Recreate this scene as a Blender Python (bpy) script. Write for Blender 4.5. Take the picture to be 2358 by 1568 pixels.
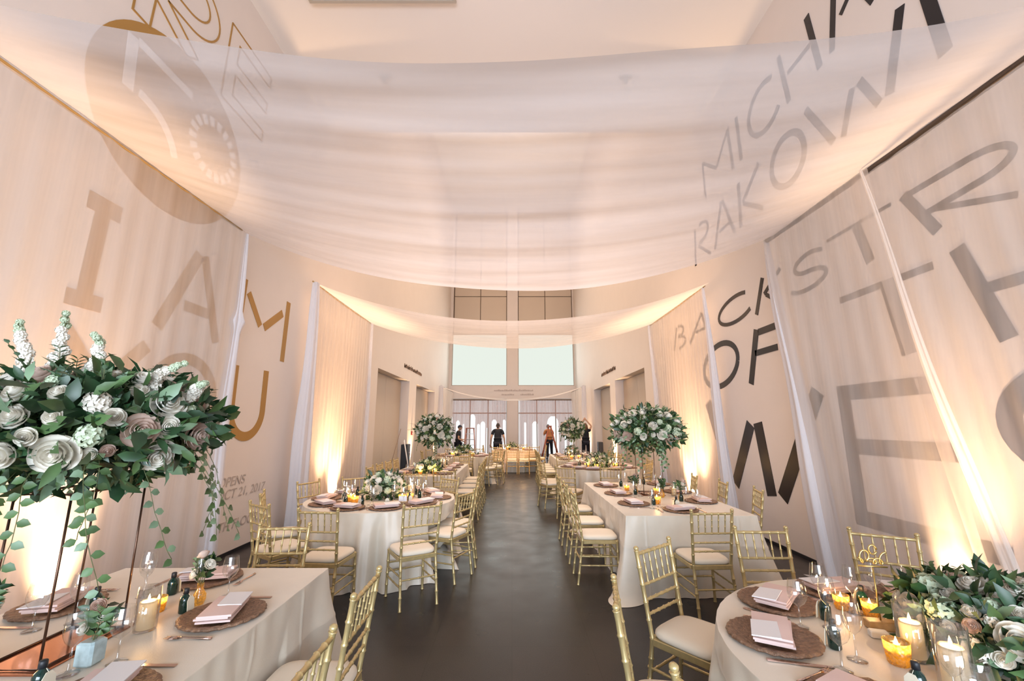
import bpy, math, random
from mathutils import Vector, Matrix, noise
R = math.radians
PI = math.pi
S = bpy.context.scene
for o in list(bpy.data.objects):
    bpy.data.objects.remove(o)

# ------------------------------------------------------------------ camera
cam_d = bpy.data.cameras.new('camera')
cam_d.sensor_width = 36.0
cam_d.lens = 36.0 * 980.0 / 2358.0
cam_d.clip_start = 0.05
cam_d.clip_end = 200
cam = bpy.data.objects.new('camera', cam_d)
S.collection.objects.link(cam)
cam.location = (0, 0, 1.67)
cam.rotation_euler = (PI / 2 + math.atan(194 / 980.0), 0, 0)
S.camera = cam

# ------------------------------------------------------------------ world, exposure
W = bpy.data.worlds.new('sky')
S.world = W
W.use_nodes = True
W.node_tree.nodes['Background'].inputs[0].default_value = (0.80, 0.88, 1.0, 1)
W.node_tree.nodes['Background'].inputs[1].default_value = 1.0
S.view_settings.view_transform = 'Standard'
S.view_settings.look = 'None'
S.view_settings.gamma = 1.0
S.view_settings.use_curve_mapping = False
S.view_settings.exposure = 0.73
S.cycles.use_denoising = True
S.cycles.use_adaptive_sampling = True
S.cycles.adaptive_threshold = 0.03
S.cycles.max_bounces = 7
S.cycles.diffuse_bounces = 3
S.cycles.glossy_bounces = 4
S.cycles.transmission_bounces = 6
S.cycles.transparent_max_bounces = 16
S.cycles.caustics_reflective = False
S.cycles.caustics_refractive = False
S.cycles.sample_clamp_indirect = 4.0
S.cycles.use_light_tree = True


def area(name, loc, rot, sx, sy, power, col, spread=180):
    d = bpy.data.lights.new(name, 'AREA')
    d.shape = 'RECTANGLE'
    d.size = sx
    d.size_y = sy
    d.energy = power
    d.color = col
    d.spread = R(spread)
    o = bpy.data.objects.new(name, d)
    S.collection.objects.link(o)
    o.location = loc
    o.rotation_euler = rot
    return o


# daylight coming through the lobby glass behind the camera
area('lobby_daylight', (0, -5.7, 1.9), (R(88), 0, 0), 6.6, 3.0, 350, (0.74, 0.85, 1.0), 120)
# added warm fill, no fixtures: under the near soffit and in the tall atrium
area('soffit_fill', (0, 5.6, 7.4), (0, 0, 0), 2.4, 2.0, 40, (1.0, 0.80, 0.70), 85)
area('soffit_fill_up', (0, 4.9, 5.2), (PI, 0, 0), 3.4, 2.6, 5, (1.0, 0.72, 0.60), 130)  # added upward fill that brightens the near ceiling
area('atrium_fill', (0, 15.0, 14.9), (0, 0, 0), 4.0, 12.0, 335, (1.0, 0.78, 0.59), 90)
area('atrium_fill_up', (0, 15.5, 8.0), (PI, 0, 0), 3.0, 12.0, 230, (1.0, 0.78, 0.62), 130)  # added upward fill, stands in for bounce on the high ceiling
# daylight through the end windows
area('end_daylight', (0, 24.5, 5.3), (R(-90), 0, 0), 6.6, 2.6, 45, (0.93, 1.0, 0.97))
area('end_door_daylight', (0, 24.2, 1.6), (R(-90), 0, 0), 6.6, 2.6, 25, (1.0, 0.97, 0.95))

# ------------------------------------------------------------------ materials
def sock(b, *names):
    for n in names:
        if n in b.inputs:
            return b.inputs[n]


def mat(name, col, rough=0.5, metal=0.0, noise_amt=0.0, nscale=20.0, bump=0.0, bscale=80.0, sheen=0.0,
        emit=None, estr=0.0, trans=0.0, coat=0.0, spec=0.5):
    m = bpy.data.materials.new(name)
    m.use_nodes = True
    nt = m.node_tree
    b = nt.nodes['Principled BSDF']
    b.inputs['Base Color'].default_value = (*col, 1)
    b.inputs['Roughness'].default_value = rough
    b.inputs['Metallic'].default_value = metal
    s = sock(b, 'Specular IOR Level', 'Specular')
    s.default_value = spec
    if coat:
        b.inputs['Coat Weight'].default_value = coat
    if sheen:
        b.inputs['Sheen Weight'].default_value = sheen
    if emit:
        b.inputs['Emission Color'].default_value = (*emit, 1)
        b.inputs['Emission Strength'].default_value = estr
    tc = nt.nodes.new('ShaderNodeTexCoord')
    if noise_amt:
        n = nt.nodes.new('ShaderNodeTexNoise')
        n.inputs['Scale'].default_value = nscale
        n.inputs['Detail'].default_value = 5
        nt.links.new(tc.outputs['Object'], n.inputs['Vector'])
        r = nt.nodes.new('ShaderNodeMapRange')
        r.inputs['From Min'].default_value = 0.3
        r.inputs['From Max'].default_value = 0.7
        r.inputs['To Min'].default_value = 1 - noise_amt
        r.inputs['To Max'].default_value = 1 + noise_amt
        nt.links.new(n.outputs['Fac'], r.inputs['Value'])
        v = nt.nodes.new('ShaderNodeVectorMath')
        v.operation = 'SCALE'
        v.inputs[0].default_value = col
        nt.links.new(r.outputs['Result'], v.inputs['Scale'])
        nt.links.new(v.outputs['Vector'], b.inputs['Base Color'])
    if bump:
        n2 = nt.nodes.new('ShaderNodeTexNoise')
        n2.inputs['Scale'].default_value = bscale
        n2.inputs['Detail'].default_value = 4
        nt.links.new(tc.outputs['Object'], n2.inputs['Vector'])
        bp = nt.nodes.new('ShaderNodeBump')
        bp.inputs['Strength'].default_value = bump
        bp.inputs['Distance'].default_value = 0.01
        nt.links.new(n2.outputs['Fac'], bp.inputs['Height'])
        nt.links.new(bp.outputs['Normal'], b.inputs['Normal'])
    if trans:
        out = nt.nodes['Material Output']
        t = nt.nodes.new('ShaderNodeBsdfTranslucent')
        t.inputs['Color'].default_value = (*col, 1)
        mx = nt.nodes.new('ShaderNodeMixShader')
        mx.inputs[0].default_value = trans
        nt.links.new(b.outputs[0], mx.inputs[1])
        nt.links.new(t.outputs[0], mx.inputs[2])
        nt.links.new(mx.outputs[0], out.inputs['Surface'])
    return m


def sheer(name, col, clear, translucent=0.5, weave=120.0, stripe=None):
    """thin woven voile: part of the light passes straight, the rest is scattered to both sides"""
    m = bpy.data.materials.new(name)
    m.use_nodes = True
    nt = m.node_tree
    nt.nodes.remove(nt.nodes['Principled BSDF'])
    out = nt.nodes['Material Output']
    d = nt.nodes.new('ShaderNodeBsdfDiffuse')
    t = nt.nodes.new('ShaderNodeBsdfTranslucent')
    tr = nt.nodes.new('ShaderNodeBsdfTransparent')
    d.inputs['Color'].default_value = (*col, 1)
    t.inputs['Color'].default_value = (*col, 1)
    m1 = nt.nodes.new('ShaderNodeMixShader')
    m1.inputs[0].default_value = translucent
    nt.links.new(d.outputs[0], m1.inputs[1])
    nt.links.new(t.outputs[0], m1.inputs[2])
    m2 = nt.nodes.new('ShaderNodeMixShader')
    # the weave is a little denser and looser from place to place
    tc = nt.nodes.new('ShaderNodeTexCoord')
    mp = nt.nodes.new('ShaderNodeMapping')
    mp.inputs['Scale'].default_value = stripe or (1, 1, 1)
    n = nt.nodes.new('ShaderNodeTexNoise')
    n.inputs['Scale'].default_value = 2.2
    n.inputs['Detail'].default_value = 3
    nt.links.new(tc.outputs['Object'], mp.inputs['Vector'])
    nt.links.new(mp.outputs['Vector'], n.inputs['Vector'])
    r = nt.nodes.new('ShaderNodeMapRange')
    r.inputs['From Min'].default_value = 0.3
    r.inputs['From Max'].default_value = 0.7
    r.inputs['To Min'].default_value = clear * 0.72
    r.inputs['To Max'].default_value = clear * 1.28
    nt.links.new(n.outputs['Fac'], r.inputs['Value'])
    nt.links.new(r.outputs['Result'], m2.inputs[0])
    nt.links.new(m1.outputs[0], m2.inputs[1])
    nt.links.new(tr.outputs[0], m2.inputs[2])
    nt.links.new(m2.outputs[0], out.inputs['Surface'])
    return m


def glass(name, tint=(1, 1, 1), refl=0.10, rough=0.02, body=0.0, bodycol=(1, 1, 1)):
    """thin blown glass"""
    m = bpy.data.materials.new(name)
    m.use_nodes = True
    nt = m.node_tree
    nt.nodes.remove(nt.nodes['Principled BSDF'])
    out = nt.nodes['Material Output']
    tr = nt.nodes.new('ShaderNodeBsdfTransparent')
    tr.inputs['Color'].default_value = (*tint, 1)
    g = nt.nodes.new('ShaderNodeBsdfGlossy')
    g.inputs['Roughness'].default_value = rough
    fr = nt.nodes.new('ShaderNodeFresnel')
    geo = nt.nodes.new('ShaderNodeNewGeometry')
    ior = nt.nodes.new('ShaderNodeMapRange')
    ior.inputs['To Min'].default_value = 1.5
    ior.inputs['To Max'].default_value = 1 / 1.5
    nt.links.new(geo.outputs['Backfacing'], ior.inputs['Value'])
    nt.links.new(ior.outputs['Result'], fr.inputs['IOR'])
    ad = nt.nodes.new('ShaderNodeMath')
    ad.operation = 'ADD'
    ad.use_clamp = True
    ad.inputs[1].default_value = refl
    nt.links.new(fr.outputs[0], ad.inputs[0])
    mx = nt.nodes.new('ShaderNodeMixShader')
    nt.links.new(ad.outputs[0], mx.inputs[0])
    nt.links.new(tr.outputs[0], mx.inputs[1])
    nt.links.new(g.outputs[0], mx.inputs[2])
    last = mx
    if body:
        d = nt.nodes.new('ShaderNodeBsdfTranslucent')
        d.inputs['Color'].default_value = (*bodycol, 1)
        m3 = nt.nodes.new('ShaderNodeMixShader')
        m3.inputs[0].default_value = body
        tcx = nt.nodes.new('ShaderNodeTexCoord')
        nz = nt.nodes.new('ShaderNodeTexNoise')
        nz.inputs['Scale'].default_value = 110
        nz.inputs['Detail'].default_value = 4
        nt.links.new(tcx.outputs['Object'], nz.inputs['Vector'])
        rz_ = nt.nodes.new('ShaderNodeMapRange')
        rz_.inputs['From Min'].default_value = 0.40
        rz_.inputs['From Max'].default_value = 0.60
        rz_.inputs['To Min'].default_value = max(0.0, body - 0.45)
        rz_.inputs['To Max'].default_value = min(1.0, body + 0.35)
        nt.links.new(nz.outputs['Fac'], rz_.inputs['Value'])
        nt.links.new(rz_.outputs['Result'], m3.inputs[0])
        nt.links.new(mx.outputs[0], m3.inputs[1])
        nt.links.new(d.outputs[0], m3.inputs[2])
        last = m3
    nt.links.new(last.outputs[0], out.inputs['Surface'])
    return m


def emis(name, col, st):
    m = bpy.data.materials.new(name)
    m.use_nodes = True
    nt = m.node_tree
    nt.nodes.remove(nt.nodes['Principled BSDF'])
    e = nt.nodes.new('ShaderNodeEmission')
    e.inputs[0].default_value = (*col, 1)
    e.inputs[1].default_value = st
    nt.links.new(e.outputs[0], nt.nodes['Material Output'].inputs['Surface'])
    return m


def floor_mat():
    m = mat('dark_stone_floor', (0.024, 0.021, 0.021), 0.22, spec=0.32)
    nt = m.node_tree
    b = nt.nodes['Principled BSDF']
    tc = nt.nodes.new('ShaderNodeTexCoord')
    br = nt.nodes.new('ShaderNodeTexBrick')
    br.offset = 0
    br.inputs['Scale'].default_value = 1.0
    br.inputs['Brick Width'].default_value = 0.61
    br.inputs['Row Height'].default_value = 0.61
    br.inputs['Mortar Size'].default_value = 0.0025
    br.inputs['Color1'].default_value = (0.026, 0.021, 0.021, 1)
    br.inputs['Color2'].default_value = (0.021, 0.0185, 0.019, 1)
    br.inputs['Mortar'].default_value = (0.012, 0.011, 0.011, 1)
    nt.links.new(tc.outputs['Object'], br.inputs['Vector'])
    n = nt.nodes.new('ShaderNodeTexNoise')
    n.inputs['Scale'].default_value = 160
    n.inputs['Detail'].default_value = 3
    nt.links.new(tc.outputs['Object'], n.inputs['Vector'])
    r = nt.nodes.new('ShaderNodeMapRange')
    r.inputs['From Min'].default_value = 0.35
    r.inputs['From Max'].default_value = 0.7
    r.inputs['To Min'].default_value = 0.72
    r.inputs['To Max'].default_value = 1.7
    nt.links.new(n.outputs['Fac'], r.inputs['Value'])
    v = nt.nodes.new('ShaderNodeVectorMath')
    v.operation = 'SCALE'
    nt.links.new(br.outputs['Color'], v.inputs[0])
    nt.links.new(r.outputs['Result'], v.inputs['Scale'])
    nt.links.new(v.outputs['Vector'], b.inputs['Base Color'])
    n2 = nt.nodes.new('ShaderNodeTexNoise')
    n2.inputs['Scale'].default_value = 3
    nt.links.new(tc.outputs['Object'], n2.inputs['Vector'])
    r2 = nt.nodes.new('ShaderNodeMapRange')
    r2.inputs['To Min'].default_value = 0.20
    r2.inputs['To Max'].default_value = 0.42
    nt.links.new(n2.outputs['Fac'], r2.inputs['Value'])
    nt.links.new(r2.outputs['Result'], b.inputs['Roughness'])
    return m


M = {}
M['wall'] = mat('white_wall_paint', (0.84, 0.755, 0.70), 0.6, noise_amt=0.012, nscale=2.5, bump=0.02, bscale=300)
M['ceiling'] = mat('ceiling_paint', (0.84, 0.78, 0.73), 0.7)
M['floor'] = floor_mat()
M['swag'] = sheer('white_voile', (0.92, 0.875, 0.875), 0.28, 0.5, stripe=(0.25, 2.4, 1))
M['curtain'] = sheer('ivory_voile', (0.95, 0.88, 0.82), 0.43, 0.5, stripe=(1, 3.0, 0.15))
M['bundle'] = sheer('gathered_voile', (0.92, 0.90, 0.92), 0.06, 0.45, stripe=(3, 3, 0.3))
M['pink'] = sheer('pink_voile', (0.55, 0.35, 0.30), 0.22, 0.5, stripe=(5, 1, 0.2))
M['gold_vinyl'] = mat('gold_wall_vinyl', (0.44, 0.235, 0.055), 0.45, 0.15)
M['gold_light'] = mat('gold_vinyl_letters', (0.36, 0.25, 0.13), 0.5, 0.1)
M['black_vinyl'] = mat('black_wall_vinyl', (0.012, 0.010, 0.013), 0.28, coat=0.05, spec=0.35)
M['grey_vinyl'] = mat('grey_wall_vinyl', (0.54, 0.45, 0.40), 0.5)
M['white_vinyl'] = mat('white_wall_vinyl', (0.84, 0.755, 0.70), 0.5)
M['chair'] = mat('gold_chair_lacquer', (0.56, 0.43, 0.20), 0.30, 0.45, noise_amt=0.10, nscale=30)
M['cushion'] = mat('ivory_cushion_cloth', (0.80, 0.70, 0.55), 0.75, bump=0.08, bscale=300, sheen=0.2)
M['cloth'] = mat('champagne_satin', (0.72, 0.635, 0.51), 0.36, noise_amt=0.04, nscale=6, bump=0.10, bscale=240, sheen=0.25)
M['charger'] = mat('bronze_bark_charger', (0.22, 0.125, 0.075), 0.45, 0.25, noise_amt=0.4, nscale=60, bump=0.8, bscale=90)
M['glassplate'] = glass('green_plate_glass', (0.86, 0.95, 0.92), 0.08)
M['napkin'] = mat('blush_napkin_linen', (0.74, 0.55, 0.50), 0.85, bump=0.1, bscale=400)
M['card'] = mat('white_menu_card', (0.83, 0.80, 0.80), 0.7)
M['cutlery'] = mat('rose_metal_cutlery', (0.62, 0.45, 0.38), 0.18, 1.0)
M['silver'] = mat('polished_steel', (0.72, 0.72, 0.72), 0.15, 1.0)
M['glass'] = glass('clear_glass', (0.965, 0.97, 0.97), 0.10)
M['bottle'] = mat('dark_green_glass', (0.003, 0.022, 0.016), 0.10, coat=0.3)
M['cap'] = mat('black_ribbon', (0.012, 0.014, 0.018), 0.5)
M['tag'] = mat('cream_paper_tag', (0.80, 0.74, 0.58), 0.8)
M['mercury'] = glass('gold_mercury_glass', (1.0, 0.80, 0.42), 0.22, 0.2, body=0.75, bodycol=(1.0, 0.78, 0.34))
M['wax'] = mat('ivory_candle_wax', (0.90, 0.80, 0.60), 0.5, trans=0.5, emit=(1.0, 0.62, 0.25), estr=0.0)
M['flame'] = emis('candle_flame', (1.0, 0.56, 0.18), 60.0)
M['melt'] = emis('lit_wax_pool', (1.0, 0.68, 0.34), 5.0)
M['bronze'] = mat('dark_bronze_wire', (0.11, 0.06, 0.04), 0.3, 0.85)
M['copper'] = mat('copper_mirror_plate', (0.42, 0.17, 0.09), 0.12, 0.8)
M['goldmetal'] = mat('brushed_gold', (0.62, 0.43, 0.14), 0.28, 0.9)
M['wood'] = mat('oak_block', (0.42, 0.26, 0.11), 0.5, noise_amt=0.2, nscale=30)
M['ceramic'] = mat('pale_blue_ceramic', (0.42, 0.53, 0.54), 0.35, noise_amt=0.25, nscale=25)
M['whitebox'] = mat('white_gift_box', (0.72, 0.72, 0.70), 0.6)
M['rose_white'] = mat('white_rose_petals', (0.95, 0.895, 0.78), 0.7, trans=0.15)
M['rose_blush'] = mat('blush_rose_petals', (0.74, 0.56, 0.46), 0.7, trans=0.25)
M['rose_pale'] = mat('pale_green_hydrangea', (0.66, 0.74, 0.54), 0.7, trans=0.25)
M['leaf_dark'] = mat('dark_green_leaves', (0.020, 0.056, 0.020), 0.42, noise_amt=0.45, nscale=9)
M['leaf_mid'] = mat('mid_green_leaves', (0.065, 0.125, 0.038), 0.5, noise_amt=0.45, nscale=9)
M['leaf_pale'] = mat('grey_green_leaves', (0.17, 0.26, 0.15), 0.5, noise_amt=0.35, nscale=9)
M['stem'] = mat('brown_green_stem', (0.10, 0.11, 0.04), 0.6)
M['pipe'] = mat('drape_pipe_metal', (0.10, 0.08, 0.07), 0.35, 0.8)
M['goldpipe'] = mat('gold_drape_pipe', (0.55, 0.36, 0.14), 0.3, 0.7)
M['black'] = mat('black_plastic', (0.012, 0.013, 0.018), 0.45)
M['frost'] = emis('backlit_frosted_pane', (0.80, 0.86, 0.78), 0.62)
M['daypane'] = emis('bright_outdoor_pane', (0.86, 0.93, 0.95), 0.85)
M['groove'] = mat('panel_groove', (0.25, 0.17, 0.12), 0.8)
M['frame'] = mat('window_frame_paint', (0.46, 0.40, 0.33), 0.5)
M['panel'] = mat('beige_wall_panel', (0.70, 0.59, 0.48), 0.55)
M['ladder_orange'] = mat('orange_fibreglass', (0.52, 0.13, 0.05), 0.4)
M['ladder_red'] = mat('red_brown_ladder', (0.42, 0.16, 0.11), 0.4)
M['alu'] = mat('ladder_aluminium', (0.45, 0.44, 0.45), 0.35, 0.7)
M['skin'] = mat('skin', (0.58, 0.34, 0.23), 0.55)
M['shirt_black'] = mat('black_shirt_cloth', (0.010, 0.013, 0.020), 0.85)
M['dark_trousers'] = mat('dark_trousers_cloth', (0.014, 0.015, 0.028), 0.85)
M['shirt_tan'] = mat('tan_shirt_cloth', (0.48, 0.20, 0.08), 0.85)
M['hair_brown'] = mat('brown_hair', (0.14, 0.065, 0.03), 0.5)
M['hair_dark'] = mat('dark_hair', (0.016, 0.010, 0.010), 0.5)
M['cap_blue'] = mat('navy_cap', (0.012, 0.018, 0.045), 0.7)
M['shoe'] = mat('black_shoe', (0.01, 0.01, 0.01), 0.4)
M['red'] = mat('red_alarm_plastic', (0.30, 0.04, 0.03), 0.4)
M['lens'] = emis('amber_lamp_lens', (1.0, 0.55, 0.2), 12.0)


# ------------------------------------------------------------------ mesh helpers
class MB:
    def __init__(s):
        s.v = []
        s.f = []
        s.m = []
        s.sm = []

    def add(s, vs, fs, smooth=False, mi=0):
        o = len(s.v)
        s.v += [tuple(v) for v in vs]
        for f in fs:
            s.f.append(tuple(i + o for i in f))
            s.sm.append(smooth)
            s.m.append(mi)

    def box(s, x0, x1, y0, y1, z0, z1, mi=0):
        vs = [(x, y, z) for x in (x0, x1) for y in (y0, y1) for z in (z0, z1)]
        s.add(vs, [(0, 1, 3, 2), (4, 6, 7, 5), (0, 4, 5, 1), (2, 3, 7, 6), (0, 2, 6, 4), (1, 5, 7, 3)], False, mi)
        return s

    def bbox(s, x0, x1, y0, y1, z0, z1, b=0.004, mi=0):
        """box with chamfered upright and top edges"""
        vs = []
        def ring(x0, x1, y0, y1, z, c):
            return [(x0 + c, y0, z), (x1 - c, y0, z), (x1, y0 + c, z), (x1, y1 - c, z), (x1 - c, y1, z), (x0 + c, y1, z), (x0, y1 - c, z), (x0, y0 + c, z)]
        rs = [ring(x0 + b, x1 - b, y0 + b, y1 - b, z0, b), ring(x0, x1, y0, y1, z0 + b, b), ring(x0, x1, y0, y1, z1 - b, b), ring(x0 + b, x1 - b, y0 + b, y1 - b, z1, b)]
        for r in rs:
            vs += r
        fs = [tuple(range(7, -1, -1)), tuple(range(24, 32))]
        for k in range(3):
            for i in range(8):
                j = (i + 1) % 8
                fs.append((k * 8 + i, k * 8 + j, k * 8 + 8 + j, k * 8 + 8 + i))
        s.add(vs, fs, False, mi)
        return s

    def tube(s, pts, rad, n=8, cap=True, smooth=True, mi=0, closed=False):
        pts = [Vector(p) for p in pts]
        N = len(pts)
        rr = rad if isinstance(rad, (list, tuple)) else [rad] * N
        up = Vector((0, 0, 1))
        vs = []
        prev = None
        for i, p in enumerate(pts):
            if closed:
                t = pts[(i + 1) % N] - pts[i - 1]
            else:
                t = pts[min(i + 1, N - 1)] - pts[max(i - 1, 0)]
            if t.length < 1e-9:
                t = Vector((0, 0, 1))
            t.normalize()
            if prev is None:
                a = up if abs(t.z) < 0.9 else Vector((1, 0, 0))
                nn = t.cross(a).normalized()
            else:
                nn = (prev - t * prev.dot(t))
                nn = nn.normalized() if nn.length > 1e-6 else t.cross(up).normalized()
            prev = nn
            bb = t.cross(nn)
            for k in range(n):
                a = 2 * PI * k / n
                vs.append(p + (nn * math.cos(a) + bb * math.sin(a)) * rr[i])
        fs = []
        last = N if closed else N - 1
        for i in range(last):
            for k in range(n):
                a = i * n + k
                b = i * n + (k + 1) % n
                c = ((i + 1) % N) * n + (k + 1) % n
                d = ((i + 1) % N) * n + k
                fs.append((a, b, c, d))
        if cap and not closed:
            fs.append(tuple(range(n - 1, -1, -1)))
            fs.append(tuple(range((N - 1) * n, N * n)))
        s.add(vs, fs, smooth, mi)
        return s

    def lathe(s, prof, n=24, c=(0, 0, 0), smooth=True, mi=0, capb=False, capt=False):
        vs = []
        for r, z in prof:
            for k in range(n):
                a = 2 * PI * k / n
                vs.append((c[0] + r * math.cos(a), c[1] + r * math.sin(a), c[2] + z))
        fs = []
        for i in range(len(prof) - 1):
            for k in range(n):
                k2 = (k + 1) % n
                fs.append((i * n + k, i * n + k2, (i + 1) * n + k2, (i + 1) * n + k))
        if capb:
            fs.append(tuple(range(n - 1, -1, -1)))
        if capt:
            fs.append(tuple(range((len(prof) - 1) * n, len(prof) * n)))
        s.add(vs, fs, smooth, mi)
        return s

    def grid(s, fn, nu, nv, smooth=True, mi=0, wrap=False, skip=None):
        vs = []
        for i in range(nu + (0 if wrap else 1)):
            for j in range(nv + 1):
                vs.append(fn(i / nu, j / nv))
        fs = []
        n = nv + 1
        for i in range(nu):
            i2 = (i + 1) % nu if wrap else i + 1
            for j in range(nv):
                if skip and skip((i + 0.5) / nu, (j + 0.5) / nv):
                    continue
                fs.append((i * n + j, i2 * n + j, i2 * n + j + 1, i * n + j + 1))
        s.add(vs, fs, smooth, mi)
        return s

    def ball(s, c, rx, ry, rz, n=12, m=8, mi=0):
        vs = [(c[0], c[1], c[2] - rz)]
        for i in range(1, m):
            t = PI * i / m - PI / 2
            for k in range(n):
                a = 2 * PI * k / n
                vs.append((c[0] + rx * math.cos(t) * math.cos(a), c[1] + ry * math.cos(t) * math.sin(a), c[2] + rz * math.sin(t)))
        vs.append((c[0], c[1], c[2] + rz))
        fs = []
        for k in range(n):
            fs.append((0, 1 + (k + 1) % n, 1 + k))
        for i in range(m - 2):
            for k in range(n):
                a = 1 + i * n + k
                b = 1 + i * n + (k + 1) % n
                fs.append((a, b, b + n, a + n))
        L = len(vs) - 1
        for k in range(n):
            fs.append((L, L - n + k, L - n + (k + 1) % n))
        s.add(vs, fs, True, mi)
        return s

    def mesh(s, name):
        me = bpy.data.meshes.new(name)
        me.from_pydata(s.v, [], s.f)
        me.polygons.foreach_set('use_smooth', s.sm)
        if any(s.m):
            me.polygons.foreach_set('material_index', s.m)
        me.update()
        return me


def obj(name, mb, material, parent=None, loc=None, kind=None, label=None, cat=None, group=None):
    me = mb if isinstance(mb, bpy.types.Mesh) else mb.mesh(name)
    if not me.materials:
        for x in (material if isinstance(material, (list, tuple)) else [material]):
            me.materials.append(x)
    o = bpy.data.objects.new(name, me)
    S.collection.objects.link(o)
    if parent:
        o.parent = parent
    if loc:
        o.location = loc
    tag(o, label, cat, group, kind)
    return o


def tag(o, label=None, cat=None, group=None, kind=None):
    if label:
        o['label'] = label
    if cat:
        o['category'] = cat
    if group:
        o['group'] = group
    if kind:
        o['kind'] = kind
    return o


def empty(name, loc=(0, 0, 0), rz=0.0, label=None, cat=None, group=None):
    o = bpy.data.objects.new(name, None)
    o.empty_display_size = 0.05
    S.collection.objects.link(o)
    o.location = loc
    o.rotation_euler = (0, 0, rz)
    return tag(o, label, cat, group)


KIDS = {}
def children(o):
    if o.name not in KIDS:
        KIDS[o.name] = [c for c in bpy.data.objects if c.parent == o]
    return KIDS[o.name]


def dup(o, loc, rz, label=None, group=None, sc=None, kids=True, parent=None):
    c = o.copy()
    S.collection.objects.link(c)
    if parent is not None:
        c.parent = parent
    else:
        c.location = loc
        c.rotation_euler = (0, 0, rz)
        if sc:
            c.scale = (sc, sc, sc)
    if label:
        c['label'] = label
    if group:
        c['group'] = group
    if kids:
        for ch in children(o):
            dup(ch, None, None, parent=c)
    return c


class Kind:
    """one prototype; the first placing moves the prototype itself, later ones copy it"""
    def __init__(s, root):
        s.root = root
        s.used = False
        children(root)
        for c in children(root):
            children(c)

    def put(s, loc, rz, label, group=None, sc=None):
        if not s.used:
            s.used = True
            o = s.root
            o.location = loc
            o.rotation_euler = (0, 0, rz)
            if sc:
                o.scale = (sc, sc, sc)
            o['label'] = label
            if group:
                o['group'] = group
            return o
        return dup(s.root, loc, rz, label, group, sc)


# ------------------------------------------------------------------ room shell
WX = 3.72          # inner face of the side walls
YE = 25.0          # end wall
YB = -6.0          # lobby glass behind the camera
ZC = 7.6           # soffit over the near part
ZH = 15.2          # atrium ceiling
YS = 7.8           # where the soffit stops


def struct(name, mb, m, **k):
    return obj(name, mb, m, kind='structure', **k)


struct('floor', MB().box(-WX - 0.6, WX + 0.6, YB - 0.2, YE + 3, -0.1, 0), M['floor'])


def side_wall(sgn, name, recs):
    """wall with two tall shallow door recesses"""
    m = MB()
    x0, x1 = (WX, WX + 0.5) if sgn > 0 else (-WX - 0.5, -WX)
    xb0, xb1 = (WX + 0.34, WX + 0.5) if sgn > 0 else (-WX - 0.5, -WX - 0.34)
    y = YB - 0.2
    for (a, b, h) in recs:
        m.box(x0, x1, y, a, 0, ZH)
        m.box(x0, x1, a, b, h, ZH)
        m.box(xb0, xb1, a, b, 0, h)
        y = b
    m.box(x0, x1, y, YE + 0.5, 0, ZH)
    return struct(name, m, M['wall'])


REC_L = [(11.75, 15.45, 3.22), (16.6, 20.6, 3.22)]
REC_R = [(11.9, 15.4, 3.25), (16.2, 19.4, 3.22)]
side_wall(-1, 'wall_left', REC_L)
side_wall(1, 'wall_right', REC_R)


def door_leaf(name, sgn, a, b, h):
    m = MB()
    xf = sgn * (WX + 0.30)
    x0, x1 = min(xf, xf + sgn * 0.04), max(xf, xf + sgn * 0.04)
    mid = (a + b) / 2
    m.bbox(x0, x1, a + 0.02, mid - 0.006, 0.01, h - 0.03, 0.004)
    m.bbox(x0, x1, mid + 0.006, b - 0.02, 0.01, h - 0.03, 0.004)
    return struct(name, m, M['panel'])


n = 1
for sg, recs in ((-1, REC_L), (1, REC_R)):
    for (a, b, h) in recs:
        door_leaf('door_%d' % n, sg, a, b, h)
        n += 1

# end wall: two tall bays left and right of a pier; lower door opening, lit frosted pane, panelled above
struct('wall_end', (lambda m: (
    m.box(-0.30, 0.36, YE, YE + 0.4, 0, ZH),
    m.box(-3.56, -0.30, YE, YE + 0.4, 3.17, 3.92), m.box(0.36, 3.60, YE, YE + 0.4, 3.17, 3.92),
    m.box(-WX, -3.56, YE, YE + 0.4, 0, ZH), m.box(3.60, WX, YE, YE + 0.4, 0, 3.92), m.box(3.66, WX, YE, YE + 0.4, 3.92, ZH),
    m.box(-3.56, -0.30, YE + 0.2, YE + 0.4, 7.0, ZH), m.box(0.36, 3.66, YE + 0.2, YE + 0.4, 7.0, ZH),
    m)[-1])(MB()), M['wall'])


def panel_bay(x0, x1):
    m = MB()
    xm = (x0 + x1) / 2
    zs = [7.05, 9.38, 11.75, 14.1, 14.95]
    for k in range(len(zs) - 1):
        for (a, b) in ((x0, xm), (xm, x1)):
            m.bbox(a + 0.02, b - 0.02, YE + 0.1, YE + 0.19, zs[k] + 0.02, zs[k + 1] - 0.02, 0.006)
    o = struct('wall_panelling', m, M['panel'])
    return o


pL = panel_bay(-3.52, -0.32)
pL.name = 'trim_1'
pR = panel_bay(0.38, 3.64)
pR.name = 'trim_2'
struct('trim_3', MB().box(-3.56, 3.66, YE + 0.185, YE + 0.198, 7.0, 15.0), M['groove'])


def pane(name, x0, x1, z0, z1, material, y=YE + 0.08, f=0.035):
    root = struct(name, MB().box(x0 + f, x1 - f, y, y + 0.02, z0 + f, z1 - f), material)
    m = MB()
    m.box(x0, x0 + f, y - 0.04, y + 0.04, z0, z1)
    m.box(x1 - f, x1, y - 0.04, y + 0.04, z0, z1)
    m.box(x0 + f, x1 - f, y - 0.04, y + 0.04, z0, z0 + f)
    m.box(x0 + f, x1 - f, y - 0.04, y + 0.04, z1 - f, z1)
    obj('window_frame', m, M['frame'], root)
    return root


pane('window_1', -3.56, -0.30, 3.92, 7.0, M['frost'])
pane('window_2', 0.36, 3.66, 3.92, 7.0, M['frost'])
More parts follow.
